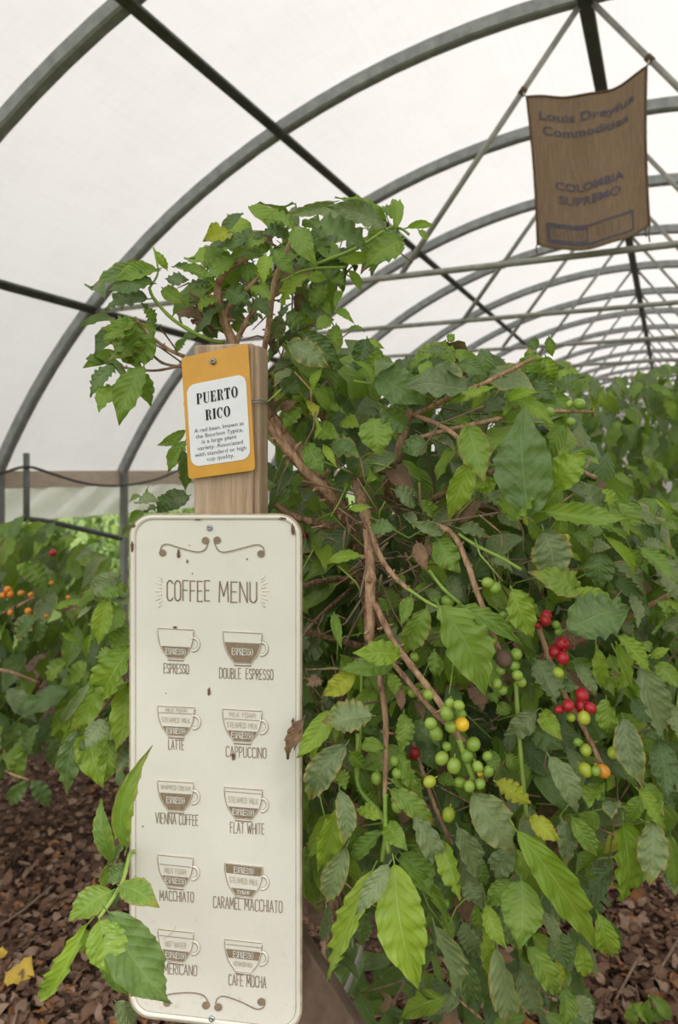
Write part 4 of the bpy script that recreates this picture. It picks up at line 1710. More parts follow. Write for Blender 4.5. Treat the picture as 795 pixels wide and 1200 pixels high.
hl(300, 220, 3.614, 1.0, [
    (460, 245, 195, 150, 165, 'G', 0.955), (548, 175, 295, 80, 95, 'D', 0.94), (335, 60, 125, 115, 60, 'D'), (550, 140, 335, 40, 70, 'M', 1.02), (620, 220, 455, 345, 120, 'M', 0.975),
    (590, 175, 578, 50, 55, 'M', 0.98), (640, 170, 755, 160, 36, 'Y'), (690, 180, 728, 228, 30, 'M'), (160, 165, 32, 138, 95, 'M'), (150, 205, 20, 195, 80, 'G'),
    (170, 165, 262, 335, 95, 'M', 0.98), (80, 270, 168, 372, 62, 'M', 0.97), (42, 288, 34, 412, 68, 'Y', 0.97), (222, 370, 108, 508, 78, 'Y', 0.98), (212, 375, 305, 388, 56, 'Y'),
    (368, 312, 488, 300, 56, 'Y', 0.97), (398, 350, 445, 438, 40, 'M'), (360, 440, 333, 512, 36, 'M'), (340, 520, 418, 575, 38, 'M'), (390, 600, 462, 610, 26, 'M'), (480, 640, 546, 682, 26, 'Y'),
    (138, 655, 312, 762, 115, 'D', 0.97), (200, 618, 362, 745, 105, 'G', 0.99), (470, 640, 430, 795, 95, 'G'), (520, 690, 490, 790, 60, 'M'), (200, 480, 290, 590, 95, 'G', 1.05), (130, 530, 210, 590, 75, 'G'),
    (290, 410, 250, 530, 80, 'M', 1.05), (100, 540, 60, 640, 80, 'D', 1.06), (340, 580, 350, 680, 60, 'M'), (300, 350, 380, 420, 80, 'M', 1.04), (430, 230, 560, 290, 90, 'M', 1.03), (260, 200, 300, 330, 90, 'G', 1.05),
    (540, 80, 600, 150, 50, 'M'), (790, 655, 640, 770, 90, 'M'), (795, 730, 660, 790, 60, 'G'), (260, 600, 330, 560, 60, 'M')])
# behind the post top and beside it
hl(300, 400, 3.975, 1.02, [
    (455, 90, 530, 238, 36, 'Y', 0.97, -0.9), (540, 150, 790, 300, 165, 'G', 0.98), (705, 400, 568, 283, 105, 'G', 0.96), (550, 360, 578, 535, 155, 'M', 0.95), (800, 478, 678, 515, 108, 'G', 0.95),
    (245, 300, 430, 345, 66, 'M'), (490, 330, 595, 340, 44, 'D'), (215, 310, 130, 412, 100, 'M', 1.0), (30, 190, 115, 252, 66, 'G'), (110, 155, 215, 245, 95, 'G'),
    (262, 235, 318, 385, 66, 'B', 1.06), (185, 280, 112, 320, 46, 'B', 0.99), (350, 485, 490, 545, 105, 'G'), (240, 475, 320, 630, 95, 'M', 0.97), (318, 488, 378, 590, 42, 'Y', 0.96),
    (280, 400, 395, 450, 95, 'M'), (395, 375, 485, 400, 75, 'Y', 1.04), (478, 665, 602, 715, 85, 'M'), (640, 690, 752, 752, 95, 'D', 0.96), (438, 780, 542, 772, 38, 'Y', 0.95),
    (500, 600, 595, 655, 66, 'Y'), (445, 560, 485, 645, 70, 'G'), (520, 565, 605, 625, 66, 'G'), (40, 560, 120, 680, 60, 'D', 1.1), (40, 330, 110, 400, 70, 'M', 1.1), (300, 80, 360, 200, 80, 'G', 1.1), (90, 600, 200, 700, 90, 'G', 1.15), (360, 150, 420, 260, 80, 'M', 1.1), (640, 250, 720, 320, 80, 'M', 1.04)])
# upper right
hl(450, 380, 3.975, 1.0, [
    (330, 125, 462, 195, 66, 'M'), (292, 130, 178, 132, 75, 'G'), (150, 198, 348, 185, 66, 'G'), (400, 305, 98, 298, 175, 'D', 0.96), (308, 365, 525, 290, 50, 'Y', 0.95),
    (442, 368, 345, 435, 80, 'D'), (460, 412, 575, 350, 86, 'D'), (388, 472, 472, 742, 145, 'M', 0.92), (400, 640, 300, 912, 128, 'Y', 0.90), (680, 900, 655, 378, 255, 'G', 0.88),
    (580, 352, 728, 320, 56, 'Y', 0.93), (600, 335, 798, 480, 80, 'Y', 0.93), (700, 262, 680, 108, 125, 'M', 1.04), (690, 70, 712, 125, 60, 'G', 1.08), (770, 60, 785, 150, 50, 'M', 1.08),
    (755, 150, 800, 262, 70, 'Y', 1.0), (640, 270, 800, 335, 125, 'G'), (505, 300, 580, 290, 40, 'M'), (600, 230, 690, 290, 80, 'M', 1.03), (300, 80, 330, 45, 40, 'M'), (270, 130, 290, 70, 44, 'M'), (350, 180, 480, 240, 70, 'G'), (430, 210, 540, 250, 60, 'M'), (320, 450, 410, 460, 50, 'M'), (500, 480, 560, 620, 100, 'M', 1.0), (560, 240, 600, 310, 50, 'M'), (250, 540, 330, 590, 60, 'D', 0.99), (410, 770, 540, 735, 60, 'Y', 0.9)])
hl(595, 400, 3.975, 0.93, [
    (222, 685, 368, 520, 150, 'Y', 0.89), (368, 550, 428, 575, 36, 'Y'), (445, 785, 322, 645, 100, 'D'), (420, 690, 525, 795, 66, 'M'), (755, 795, 688, 728, 40, 'Y'),
    (235, 240, 365, 165, 75, 'G', 0.98), (180, 75, 218, 205, 76, 'M', 1.0), (265, 130, 240, 200, 46, 'Y', 1.0), (100, 200, 230, 280, 90, 'G', 1.0), (10, 270, 100, 290, 60, 'M')])
# middle left
hl(345, 560, 3.975, 0.98, [
    (312, 365, 140, 402, 56, 'Y', 0.93), (560, 212, 702, 262, 66, 'D', 0.94), (670, 285, 775, 445, 120, 'M', 0.95), (572, 300, 622, 436, 64, 'B', 0.94), (622, 300, 692, 405, 54, 'B', 0.95),
    (542, 550, 498, 692, 64, 'M', 0.92), (618, 608, 500, 832, 120, 'M', 0.92), (188, 635, 222, 800, 54, 'M', 0.95), (560, 520, 640, 545, 44, 'M'), (620, 530, 690, 590, 50, 'D'),
    (470, 460, 520, 500, 50, 'M'), (360, 220, 480, 240, 80, 'G'), (580, 110, 680, 200, 70, 'M'), (520, 170, 560, 240, 60, 'D'), (100, 20, 200, 90, 80, 'M', 1.2), (60, 120, 150, 220, 90, 'M', 1.25), (120, 260, 200, 340, 90, 'M', 1.25), (230, 20, 260, 60, 50, 'M'), (380, 480, 420, 520, 40, 'M'), (310, 640, 330, 740, 44, 'M'), (740, 460, 795, 590, 70, 'D', 1.0)])
hl(500, 560, 3.975, 0.95, [
    (60, 595, 275, 1010, 220, 'M', 0.88), (125, 605, 452, 785, 100, 'M', 0.90), (400, 520, 500, 742, 118, 'Y', 0.88), (400, 520, 535, 650, 66, 'Y', 0.91), (545, 238, 600, 480, 190, 'D', 0.87),
    (705, 515, 470, 440, 140, 'M', 0.90), (368, 165, 522, 42, 178, 'M', 0.91), (285, 375, 405, 440, 90, 'D'), (270, 60, 355, 160, 90, 'D'), (340, 165, 440, 245, 80, 'D'), (150, 235, 300, 285, 80, 'D'),
    (625, 155, 600, 325, 66, 'Y', 0.93), (640, 165, 712, 235, 44, 'B', 0.93), (610, 340, 720, 388, 30, 'Y'), (240, 60, 345, 15, 66, 'Y', 0.91), (300, 560, 380, 610, 50, 'M'), (210, 380, 300, 480, 90, 'G', 1.02), (320, 260, 400, 350, 90, 'G', 1.02), (150, 130, 260, 200, 80, 'M', 1.02), (480, 200, 560, 290, 60, 'M'), (0, 520, 60, 600, 50, 'M'), (110, 460, 160, 600, 70, 'D'), (680, 260, 770, 330, 80, 'M'), (20, 700, 100, 790, 90, 'M', 1.0)])
hl(625, 560, 4.676, 0.96, [
    (60, 185, 520, 225, 130, 'M', 0.88), (480, 190, 530, 330, 60, 'M', 0.92), (200, 640, 458, 705, 110, 'Y', 0.89), (185, 830, 530, 708, 245, 'G', 0.86), (300, 395, 435, 385, 100, 'D', 0.94), (370, 405, 365, 602, 150, 'G', 0.93),
    (400, 325, 548, 545, 70, 'Y', 0.91), (438, 468, 602, 645, 100, 'D', 0.93), (420, 540, 525, 715, 90, 'G', 0.97), (588, 385, 800, 590, 100, 'M', 0.93), (640, 440, 800, 700, 185, 'D', 0.95),
    (680, 680, 722, 785, 66, 'M', 0.93), (715, 680, 800, 775, 70, 'Y', 0.94), (540, 640, 575, 825, 76, 'D', 0.95), (580, 195, 705, 258, 56, 'D', 0.95), (735, 228, 672, 108, 54, 'Y', 0.94), (700, 250, 800, 282, 56, 'M'),
    (560, 268, 665, 332, 76, 'G'), (605, 350, 725, 400, 66, 'D'), (520, 400, 600, 470, 80, 'M'), (240, 330, 320, 390, 60, 'D'), (430, 280, 520, 360, 60, 'M'), (360, 70, 440, 170, 90, 'Y', 0.92), (260, 200, 350, 260, 70, 'M'), (590, 500, 640, 650, 80, 'G', 1.0), (600, 640, 680, 830, 90, 'M', 1.0), (700, 740, 790, 860, 100, 'D', 1.0), (500, 760, 540, 870, 80, 'D', 1.0)])
# middle right
hl(625, 740, 4.676, 0.93, [
    (465, 25, 645, 230, 110, 'Y', 0.86), (355, 95, 375, 315, 86, 'Y', 0.90), (460, 70, 548, 312, 66, 'Y', 0.90), (585, 190, 705, 605, 180, 'D', 0.87), (495, 475, 612, 855, 150, 'D', 0.87), (690, 590, 730, 925, 170, 'G', 0.90),
    (402, 368, 420, 556, 120, 'M', 0.88), (445, 415, 295, 615, 150, 'G', 0.91), (230, 180, 342, 358, 86, 'D', 0.91), (185, 200, 340, 165, 80, 'M'), (15, 160, 130, 410, 160, 'D', 0.92), (50, 430, 165, 605, 96, 'Y', 0.90),
    (0, 540, 165, 650, 150, 'G', 0.93), (90, 685, 235, 990, 140, 'D', 0.88), (190, 630, 275, 860, 76, 'D', 0.95), (310, 840, 400, 935, 90, 'M'), (480, 690, 555, 860, 80, 'M', 0.93), (600, 830, 720, 1010, 100, 'M', 0.89),
    (680, 170, 800, 315, 100, 'M', 0.90), (650, 140, 750, 92, 60, 'Y', 0.92), (730, 400, 800, 590, 120, 'D', 0.93), (540, 370, 690, 515, 110, 'G', 0.95), (130, 270, 260, 310, 70, 'G'), (0, 290, 110, 380, 60, 'Y', 0.91), (600, 560, 700, 640, 90, 'G', 0.98), (420, 130, 470, 240, 60, 'M'), (370, 260, 445, 360, 60, 'M'), (600, 60, 650, 110, 60, 'M'), (760, 600, 800, 720, 90, 'G', 0.98)])
# below the branches in the middle
hl(500, 740, 3.975, 0.95, [
    (515, 368, 362, 480, 105, 'D', 0.90), (325, 700, 495, 808, 100, 'W', 0.88), (370, 570, 425, 655, 66, 'M'), (300, 555, 330, 660, 66, 'M'), (35, 95, 62, 215, 50, 'M'), (215, 255, 255, 378, 90, 'B', 1.0),
    (330, 380, 400, 350, 66, 'M'), (290, 290, 330, 340, 50, 'M'), (420, 590, 480, 700, 66, 'M'), (60, 670, 140, 725, 60, 'M'), (200, 400, 290, 500, 120, 'G', 1.15), (560, 460, 640, 520, 60, 'M'), (460, 100, 540, 160, 60, 'M'), (420, 480, 380, 560, 60, 'D'), (500, 640, 560, 740, 60, 'D', 1.0)])
# left of the hanging branch, beside the sign
hl(345, 740, 3.975, 0.93, [
    (492, 100, 270, 100, 110, 'Y', 0.88), (462, 165, 205, 180, 95, 'M', 0.89), (285, 185, 130, 300, 100, 'W', 0.89), (128, 230, 58, 255, 60, 'B', 0.90), (362, 392, 132, 425, 175, 'D', 0.86), (172, 368, 12, 590, 100, 'Y', 0.90),
    (242, 528, 78, 780, 140, 'D', 0.87), (132, 478, 88, 628, 46, 'Y', 0.93), (512, 378, 488, 566, 86, 'M', 0.91), (480, 560, 575, 778, 80, 'M', 0.91), (550, 428, 685, 545, 90, 'G', 0.93), (450, 690, 605, 800, 100, 'M', 0.90),
    (440, 195, 470, 300, 70, 'M', 0.91), (655, 90, 660, 210, 56, 'M'), (350, 440, 410, 560, 80, 'G', 0.98), (310, 540, 430, 545, 66, 'M'), (330, 640, 420, 690, 80, 'M'), (200, 640, 240, 740, 80, 'M'), (260, 560, 330, 640, 70, 'Y', 0.95), (180, 350, 250, 370, 60, 'M'), (500, 270, 500, 370, 46, 'B', 0.93), (560, 330, 600, 420, 36, 'B', 0.94)])
hl(345, 920, 3.975, 0.93, [
    (468, 368, 580, 945, 215, 'Y', 0.84), (362, 398, 160, 905, 110, 'Y', 0.86), (205, 112, 108, 408, 125, 'Y', 0.90), (212, 25, 235, 280, 90, 'D', 0.88), (245, 285, 148, 545, 120, 'D', 0.87), (442, 368, 285, 605, 90, 'D', 0.83),
    (550, 138, 695, 385, 105, 'D', 0.87), (490, 355, 722, 645, 70, 'M', 0.88), (500, 320, 642, 530, 140, 'M', 0.90), (680, 255, 775, 535, 100, 'Y', 0.88), (402, 155, 285, 112, 66, 'Y', 0.88), (410, 215, 265, 350, 80, 'M', 0.90),
    (445, 20, 655, 185, 95, 'M', 0.88), (655, 655, 718, 1040, 130, 'D', 0.87), (285, 490, 185, 810, 100, 'G', 0.95), (430, 180, 530, 310, 90, 'M', 0.89), (150, 560, 130, 730, 60, 'D', 0.92), (330, 400, 330, 540, 80, 'M', 0.94), (300, 30, 400, 110, 80, 'M'), (420, 470, 400, 570, 60, 'M', 0.9), (300, 600, 320, 760, 90, 'G', 1.0), (690, 600, 740, 740, 60, 'M', 0.95), (240, 130, 300, 280, 90, 'M', 0.95)])
hl(500, 920, 3.975, 0.93, [
    (215, 35, 410, 315, 180, 'D', 0.84), (148, 198, 238, 448, 120, 'D', 0.88), (395, 295, 320, 440, 110, 'D', 0.87), (422, 215, 790, 765, 165, 'Y', 0.84), (440, 440, 435, 765, 180, 'M', 0.86), (485, 150, 630, 265, 90, 'W', 0.87),
    (630, 160, 650, 385, 90, 'D', 0.89), (680, 150, 800, 335, 90, 'M', 0.89), (280, 560, 378, 768, 80, 'Y', 0.87), (268, 690, 292, 895, 86, 'Y', 0.88), (330, 760, 368, 1120, 125, 'D', 0.86), (158, 780, 192, 1030, 100, 'G', 0.91),
    (470, 750, 600, 980, 110, 'M', 0.88), (605, 820, 620, 960, 46, 'W', 0.92), (640, 940, 640, 1130, 90, 'M', 0.94), (690, 990, 765, 1120, 90, 'D', 0.95), (600, 680, 650, 860, 125, 'G', 0.94), (715, 740, 740, 895, 80, 'Y', 0.95),
    (450, 850, 535, 1060, 120, 'D', 0.92), (390, 440, 285, 565, 90, 'M', 0.88), (190, 440, 235, 560, 90, 'D', 0.90), (350, 580, 445, 800, 90, 'G', 0.91), (540, 590, 600, 760, 70, 'D', 0.90), (170, 640, 240, 800, 100, 'D', 0.93), (250, 330, 280, 470, 70, 'M', 0.92), (420, 300, 530, 500, 100, 'M', 0.89), (510, 780, 540, 900, 80, 'D', 0.9), (230, 560, 260, 680, 60, 'M', 0.9)])
hl(625, 920, 4.288, 0.93, [
    (455, 175, 428, 575, 210, 'Y', 0.87), (545, 240, 495, 520, 110, 'M', 0.90), (602, 175, 582, 510, 150, 'D', 0.86), (530, 25, 660, 225, 100, 'Y', 0.87), (562, 55, 478, 185, 86, 'M', 0.87), (335, 5, 278, 115, 120, 'M', 0.90),
    (300, 125, 290, 260, 110, 'M', 0.92), (325, 650, 392, 858, 120, 'Y', 0.93), (335, 655, 432, 858, 90, 'G', 0.95), (385, 85, 400, 175, 90, 'D', 0.88), (690, 250, 715, 520, 100, 'M', 0.90), (680, 440, 720, 560, 80, 'D', 0.94), (240, 420, 270, 560, 90, 'G', 1.0), (190, 320, 150, 470, 60, 'G', 1.0), (300, 560, 300, 680, 70, 'G', 1.0), (640, 20, 720, 90, 90, 'G', 0.9)])
# between post and side wall, behind the sign's left edge
hl(0, 400, 1.9875, 1.08, [(432, 208, 366, 242, 26, 'M'), (432, 232, 392, 305, 36, 'M'), (425, 255, 432, 350, 40, 'G'), (440, 360, 375, 395, 50, 'D')])
hl(0, 500, 3.975, 1.08, [(655, 325, 605, 352, 40, 'M'), (640, 355, 745, 350, 70, 'D'), (800, 325, 730, 400, 80, 'G'), (665, 395, 598, 445, 50, 'M'), (625, 470, 555, 520, 60, 'D'), (720, 390, 690, 400, 60, 'D'), (690, 310, 695, 275, 24, 'Y')])
hl(30, 660, 3.975, 1.08, [
    (445, 52, 312, 155, 90, 'D', 1.05), (475, 108, 345, 155, 90, 'M', 1.06), (380, 165, 342, 385, 95, 'Y', 1.05), (445, 195, 365, 340, 110, 'M', 1.07), (302, 205, 238, 265, 30, 'D', 1.05), (498, 395, 338, 635, 170, 'Y', 1.03),
    (345, 515, 208, 785, 110, 'M', 1.04), (310, 540, 172, 745, 50, 'D', 1.03), (375, 728, 275, 870, 95, 'D', 1.03), (205, 755, 158, 925, 95, 'M', 1.06), (245, 770, 198, 1075, 110, 'G', 1.05), (290, 745, 362, 1050, 140, 'Y', 1.07),
    (385, 820, 350, 1030, 90, 'M', 1.05), (470, 560, 418, 880, 130, 'Y', 1.06), (482, 835, 420, 985, 80, 'D', 1.06), (410, 420, 325, 445, 60, 'M', 1.05), (480, 300, 400, 420, 110, 'M', 1.08), (360, 620, 400, 740, 90, 'G', 1.1), (460, 160, 440, 210, 60, 'D', 1.05)])
hl(0, 860, 3.529, 0.88, [
    (525, 472, 632, 46, 100, 'M', 0.90, -0.75), (460, 522, 420, 268, 72, 'M', 0.95), (515, 455, 445, 545, 50, 'G', 0.95), (462, 650, 285, 775, 120, 'M', 0.89), (495, 628, 660, 718, 100, 'M', 0.87), (450, 738, 705, 1112, 200, 'G', 0.83),
    (412, 770, 465, 1000, 165, 'M', 0.82), (362, 785, 160, 1065, 90, 'Y', 0.86, -0.7), (335, 805, 365, 918, 76, 'M', 0.89), (415, 950, 525, 1078, 100, 'M', 0.87), (530, 545, 442, 610, 76, 'G', 0.96), (445, 540, 425, 645, 46, 'M', 0.97), (480, 1108, 560, 1196, 84, 'D', 0.99), (500, 640, 470, 720, 60, 'G', 0.92)])

hl(0, 0, 1.0, 0.9, [(356, 842, 338, 890, 15, 'B', 0.90), (354, 848, 345, 880, 10, 'B', 0.905)])

flush_heroes(bush)

# branches (photograph columns, rows and distance)
trunk_base = Vector((-0.10, 1.50, -0.03))
branch(bush, [trunk_base, Vector((-0.05, 1.45, 0.4)), P(420, 900, 1.33), P(436, 740, 1.24), P(412, 622, 1.08), P(378, 572, 1.02), P(346, 532, 1.01), P(312, 478, 1.03), P(292, 430, 1.06)], 0.0165, 0.0085, TRUNKB, 'trunk', 0.05, 0.06, 10)
branch(bush, [P(358, 552, 1.02), P(332, 524, 0.995), P(310, 488, 1.01), P(300, 440, 1.05)], 0.0055, 0.004, BARK)
branch(bush, [P(405, 612, 1.06), P(386, 580, 1.005), P(352, 545, 0.995), P(322, 500, 1.01), P(306, 462, 1.04)], 0.0075, 0.005, BARK)
branch(bush, [Vector((0.34, 1.85, -0.03)), Vector((0.30, 1.7, 0.5)), P(520, 760, 1.35), P(480, 600, 1.15), P(455, 580, 1.08), P(468, 530, 1.02), P(481, 480, 1.0)], 0.018, 0.005, TRUNKB, 'trunk', 0.05, 0.06)
branch(bush, [P(418, 565, 1.04), P(430, 610, 1.0), P(434, 660, 0.97), P(434, 700, 0.95), P(433, 750, 0.94)], 0.0078, 0.0070)
branch(bush, [P(433, 745, 0.94), P(444, 790, 0.93), P(452, 840, 0.92), P(452, 900, 0.91), P(451, 935, 0.90)], 0.0044, 0.0029)
branch(bush, [P(430, 605, 0.99), P(445, 650, 0.96), P(462, 675, 0.94), P(480, 692, 0.93)], 0.0039, 0.0029)
branch(bush, [P(478, 690, 0.93), P(500, 705, 0.92), P(514, 712, 0.91)], 0.0023, 0.0020, GSTEM, 'green_shoot')
branch(bush, [P(440, 708, 0.94), P(462, 752, 0.92), P(490, 790, 0.90), P(520, 830, 0.88), P(540, 868, 0.87)], 0.0042, 0.0039)
branch(bush, [P(538, 866, 0.87), P(550, 900, 0.865), P(556, 915, 0.865)], 0.0036, 0.0029, GSTEM, 'green_shoot')
branch(bush, [P(455, 770, 0.93), P(480, 800, 0.915), P(503, 828, 0.90), P(530, 855, 0.90), P(545, 870, 0.90)], 0.0034, 0.0034)
branch(bush, [P(500, 612, 0.98), P(530, 625, 0.95), P(548, 660, 0.93), P(558, 690, 0.92), P(575, 735, 0.91), P(588, 772, 0.90)], 0.0039, 0.0036)
branch(bush, [P(538, 626, 0.95), P(560, 640, 0.93), P(590, 655, 0.92), P(612, 668, 0.91)], 0.0023, 0.0021, GSTEM, 'green_shoot')
branch(bush, [P(486, 486, 1.0), P(530, 465, 0.97), P(570, 448, 0.96), P(626, 420, 0.95)], 0.0034, 0.0026)
branch(bush, [P(484, 486, 1.0), P(515, 498, 0.97), P(540, 515, 0.95), P(575, 545, 0.94)], 0.0034, 0.0029)
branch(bush, [P(482, 516, 0.99), P(520, 505, 0.97), P(560, 496, 0.97), P(589, 490, 0.97)], 0.0031, 0.0029)
branch(bush, [P(640, 483, 0.95), P(660, 482, 0.95), P(696, 483, 0.95)], 0.0029, 0.0018)
branch(bush, [P(632, 735, 0.94), P(640, 760, 0.93), P(655, 800, 0.92), P(680, 845, 0.91), P(700, 885, 0.90), P(706, 900, 0.90)], 0.0034, 0.0031)
branch(bush, [P(484, 870, 1.0), P(498, 910, 0.97), P(512, 950, 0.95), P(530, 990, 0.94)], 0.0026, 0.0026)
branch(bush, [P(322, 590, 1.02), P(345, 605, 1.03), P(385, 616, 1.06), P(412, 618, 1.07)], 0.0039, 0.0065, TRUNKB)
branch(bush, [P(350, 688, 1.2), P(385, 680, 1.22), P(425, 678, 1.25)], 0.0046, 0.0052, TRUNKB)
branch(bush, [P(350, 752, 1.18), P(375, 722, 1.2), P(412, 690, 1.25)], 0.0026, 0.0039, TRUNKB)
branch(bush, [P(404, 755, 1.0), P(420, 725, 0.98), P(433, 703, 0.95)], 0.0018, 0.0023, TWIG, 'twig')
branch(bush, [P(422, 700, 0.96), P(428, 672, 0.96), P(432, 650, 0.97)], 0.0016, 0.0018, TWIG, 'twig')
branch(bush, [P(600, 598, 0.95), P(560, 605, 0.96), P(518, 612, 0.97)], 0.0014, 0.0018, TWIG, 'twig')
branch(bush, [P(503, 668, 0.95), P(520, 690, 0.94), P(545, 712, 0.94)], 0.0026, 0.0021, GSTEM, 'green_shoot')
branch(bush, [P(605, 800, 0.95), P(608, 850, 0.93), P(612, 900, 0.92), P(618, 960, 0.92)], 0.0029, 0.0026, GSTEM, 'green_shoot')
branch(bush, [P(420, 860, 0.96), P(420, 920, 0.95), P(450, 960, 0.92), P(448, 1010, 0.90)], 0.0029, 0.0029, GSTEM, 'green_shoot')
branch(bush, [P(424, 780, 1.0), P(423, 850, 0.97), P(419, 920, 0.95)], 0.0022, 0.0022, GSTEM, 'green_shoot')
branch(bush, [P(452, 930, 0.90), P(452, 965, 0.89), P(456, 1000, 0.88)], 0.0029, 0.0029, GSTEM, 'green_shoot')
# crown branches rising behind the post
branch(bush, [P(300, 440, 1.07), P(275, 404, 1.06), P(262, 372, 1.05), P(255, 340, 1.04), P(266, 316, 1.03), P(290, 303, 1.03)], 0.0083, 0.0042)
branch(bush, [P(262, 372, 1.05), P(275, 350, 1.04), P(290, 338, 1.03), P(303, 325, 1.03)], 0.0044, 0.0026)
branch(bush, [P(276, 402, 1.06), P(290, 375, 1.05), P(300, 362, 1.05), P(312, 340, 1.04)], 0.0044, 0.0024)
branch(bush, [P(308, 420, 1.06), P(316, 375, 1.03), P(322, 330, 1.01), P(340, 285, 1.01), P(345, 265, 1.01)], 0.0046, 0.0030)
branch(bush, [P(330, 330, 1.0), P(360, 316, 0.99), P(405, 313, 0.98)], 0.0020, 0.0017, GSTEM, 'green_shoot')
branch(bush, [P(262, 402, 1.07), P(240, 396, 1.05), P(205, 376, 1.03), P(182, 352, 1.02), P(175, 338, 1.02)], 0.0033, 0.0022, GSTEM, 'green_shoot')
branch(bush, [P(216, 418, 1.05), P(195, 408, 1.04), P(175, 392, 1.03), P(158, 372, 1.03)], 0.0029, 0.0022)
branch(bush, [P(214, 430, 1.05), P(190, 425, 1.05), P(170, 408, 1.04), P(157, 405, 1.04)], 0.0020, 0.0017, TWIG, 'twig')
branch(bush, [P(214, 428, 1.05), P(185, 434, 1.05), P(160, 433, 1.04), P(142, 430, 1.04)], 0.0020, 0.0016, TWIG, 'twig')
branch(bush, [P(213, 425, 1.06), P(195, 412, 1.06), P(180, 402, 1.05)], 0.0013, 0.0011, TWIG, 'twig')
branch(bush, [P(208, 412, 1.06), P(196, 395, 1.06), P(188, 385, 1.05)], 0.0013, 0.0011, TWIG, 'twig')
branch(bush, [P(262, 372, 1.06), P(240, 355, 1.05), P(222, 343, 1.05)], 0.0029, 0.0019, TWIG, 'twig')
branch(bush, [P(250, 392, 1.07), P(236, 372, 1.06), P(228, 352, 1.06)], 0.0024, 0.0017, TWIG, 'twig')
branch(bush, [P(175, 338, 1.02), P(185, 320, 1.02), P(182, 298, 1.02), P(180, 290, 1.02)], 0.0017, 0.0012, GSTEM, 'green_shoot')
branch(bush, [P(480, 275, 1.0), P(470, 268, 1.0), P(455, 268, 1.0), P(420, 290, 1.02), P(370, 310, 1.05)], 0.0018, 0.0026, GSTEM, 'green_shoot')
# spray at the lower left
branch(bush, [P(165, 1000, 1.02), P(153, 1000, 0.95), P(145, 1030, 0.90), P(131, 1055, 0.87), P(116, 1076, 0.86)], 0.0026, 0.0020, GSTEM, 'green_shoot')
branch(bush, [P(430, 900, 1.34), P(300, 960, 1.25), P(200, 985, 1.08), P(160, 998, 1.0)], 0.006, 0.003, TRUNKB)
branch(bush, [P(436, 760, 1.29), P(330, 740, 1.22), P(220, 780, 1.12), P(150, 800, 1.07), P(110, 842, 1.05)], 0.006, 0.002, BARK)
branch(bush, [P(440, 820, 1.3), P(560, 800, 1.2), P(660, 760, 1.05), P(740, 720, 1.0), P(800, 690, 0.98)], 0.008, 0.003, BARK)
branch(bush, [P(480, 600, 1.15), P(560, 560, 1.12), P(640, 540, 1.05), P(700, 560, 1.0)], 0.006, 0.003, BARK)
# ground twigs under the bush
branch(bush, [P(395, 1180, 1.5), P(410, 1150, 1.48), P(428, 1100, 1.5)], 0.006, 0.004, simple('pale_dead_stick', (0.30, 0.28, 0.27), (0.40, 0.37, 0.35), 40, 0.9), 'twig')
branch(bush, [P(455, 1185, 1.5), P(475, 1150, 1.5), P(500, 1110, 1.5)], 0.003, 0.002, TWIG, 'twig')
branch(bush, [P(420, 1165, 1.5), P(470, 1150, 1.5), P(520, 1130, 1.5)], 0.002, 0.0015, TWIG, 'twig')
branch(bush, [P(600, 1165, 1.3), P(640, 1185, 1.3), P(672, 1203, 1.3)], 0.0025, 0.002, BARK, 'twig')
branch(bush, [P(530, 1165, 1.4), P(560, 1190, 1.4), P(590, 1215, 1.4)], 0.0025, 0.002, BARK, 'twig')

# cherries
for x, y, r, c in [(10, 295, 25, 'g'), (110, 335, 24, 'g'), (152, 345, 25, 'g'), (95, 383, 32, 'g'), (158, 385, 26, 'g'), (20, 430, 30, 'g'), (45, 475, 32, 'g'), (115, 445, 28, 'g'), (165, 432, 34, 'y'),
                   (95, 535, 22, 'g'), (72, 590, 31, 'g'), (220, 525, 33, 'g'), (128, 626, 34, 'g'), (190, 580, 30, 'g'), (285, 582, 24, 'g'), (240, 630, 25, 'g'), (288, 652, 26, 'g'), (250, 662, 14, 'y'), (157, 703, 25, 'g'),
                   (200, 722, 25, 'g'), (250, 710, 25, 'g'), (15, 700, 28, 'l')]:
    cherry(bush, 500 + x / 3.975, 740 + y / 3.975, r / 3.975, c, 0.855 + random.uniform(-0.012, 0.012))
for x, y, r, c in [(345, 178, 26, 'g'), (410, 160, 25, 'g'), (420, 105, 27, 'g'), (328, 242, 25, 'g'), (355, 275, 22, 'g'), (425, 205, 25, 'g'), (440, 235, 25, 'g'), (305, 45, 20, 'g'),
                   (638, 58, 33, 'r'), (602, 95, 33, 'r'), (638, 125, 28, 'r'), (615, 192, 25, 'l'), (725, 298, 32, 'r'), (662, 345, 28, 'r'), (722, 345, 30, 'r'), (765, 355, 26, 'r'), (618, 365, 20, 'r'), (735, 402, 30, 'l'),
                   (675, 400, 22, 'l'), (742, 552, 27, 'l'), (705, 515, 20, 'g'), (740, 645, 33, 'l'), (790, 650, 22, 'g'), (824, 650, 31, 'o'), (870, 565, 27, 'l')]:
    cherry(bush, 500 + x / 3.975, 740 + y / 3.975, r / 3.975, c, 0.885 + random.uniform(-0.012, 0.012))
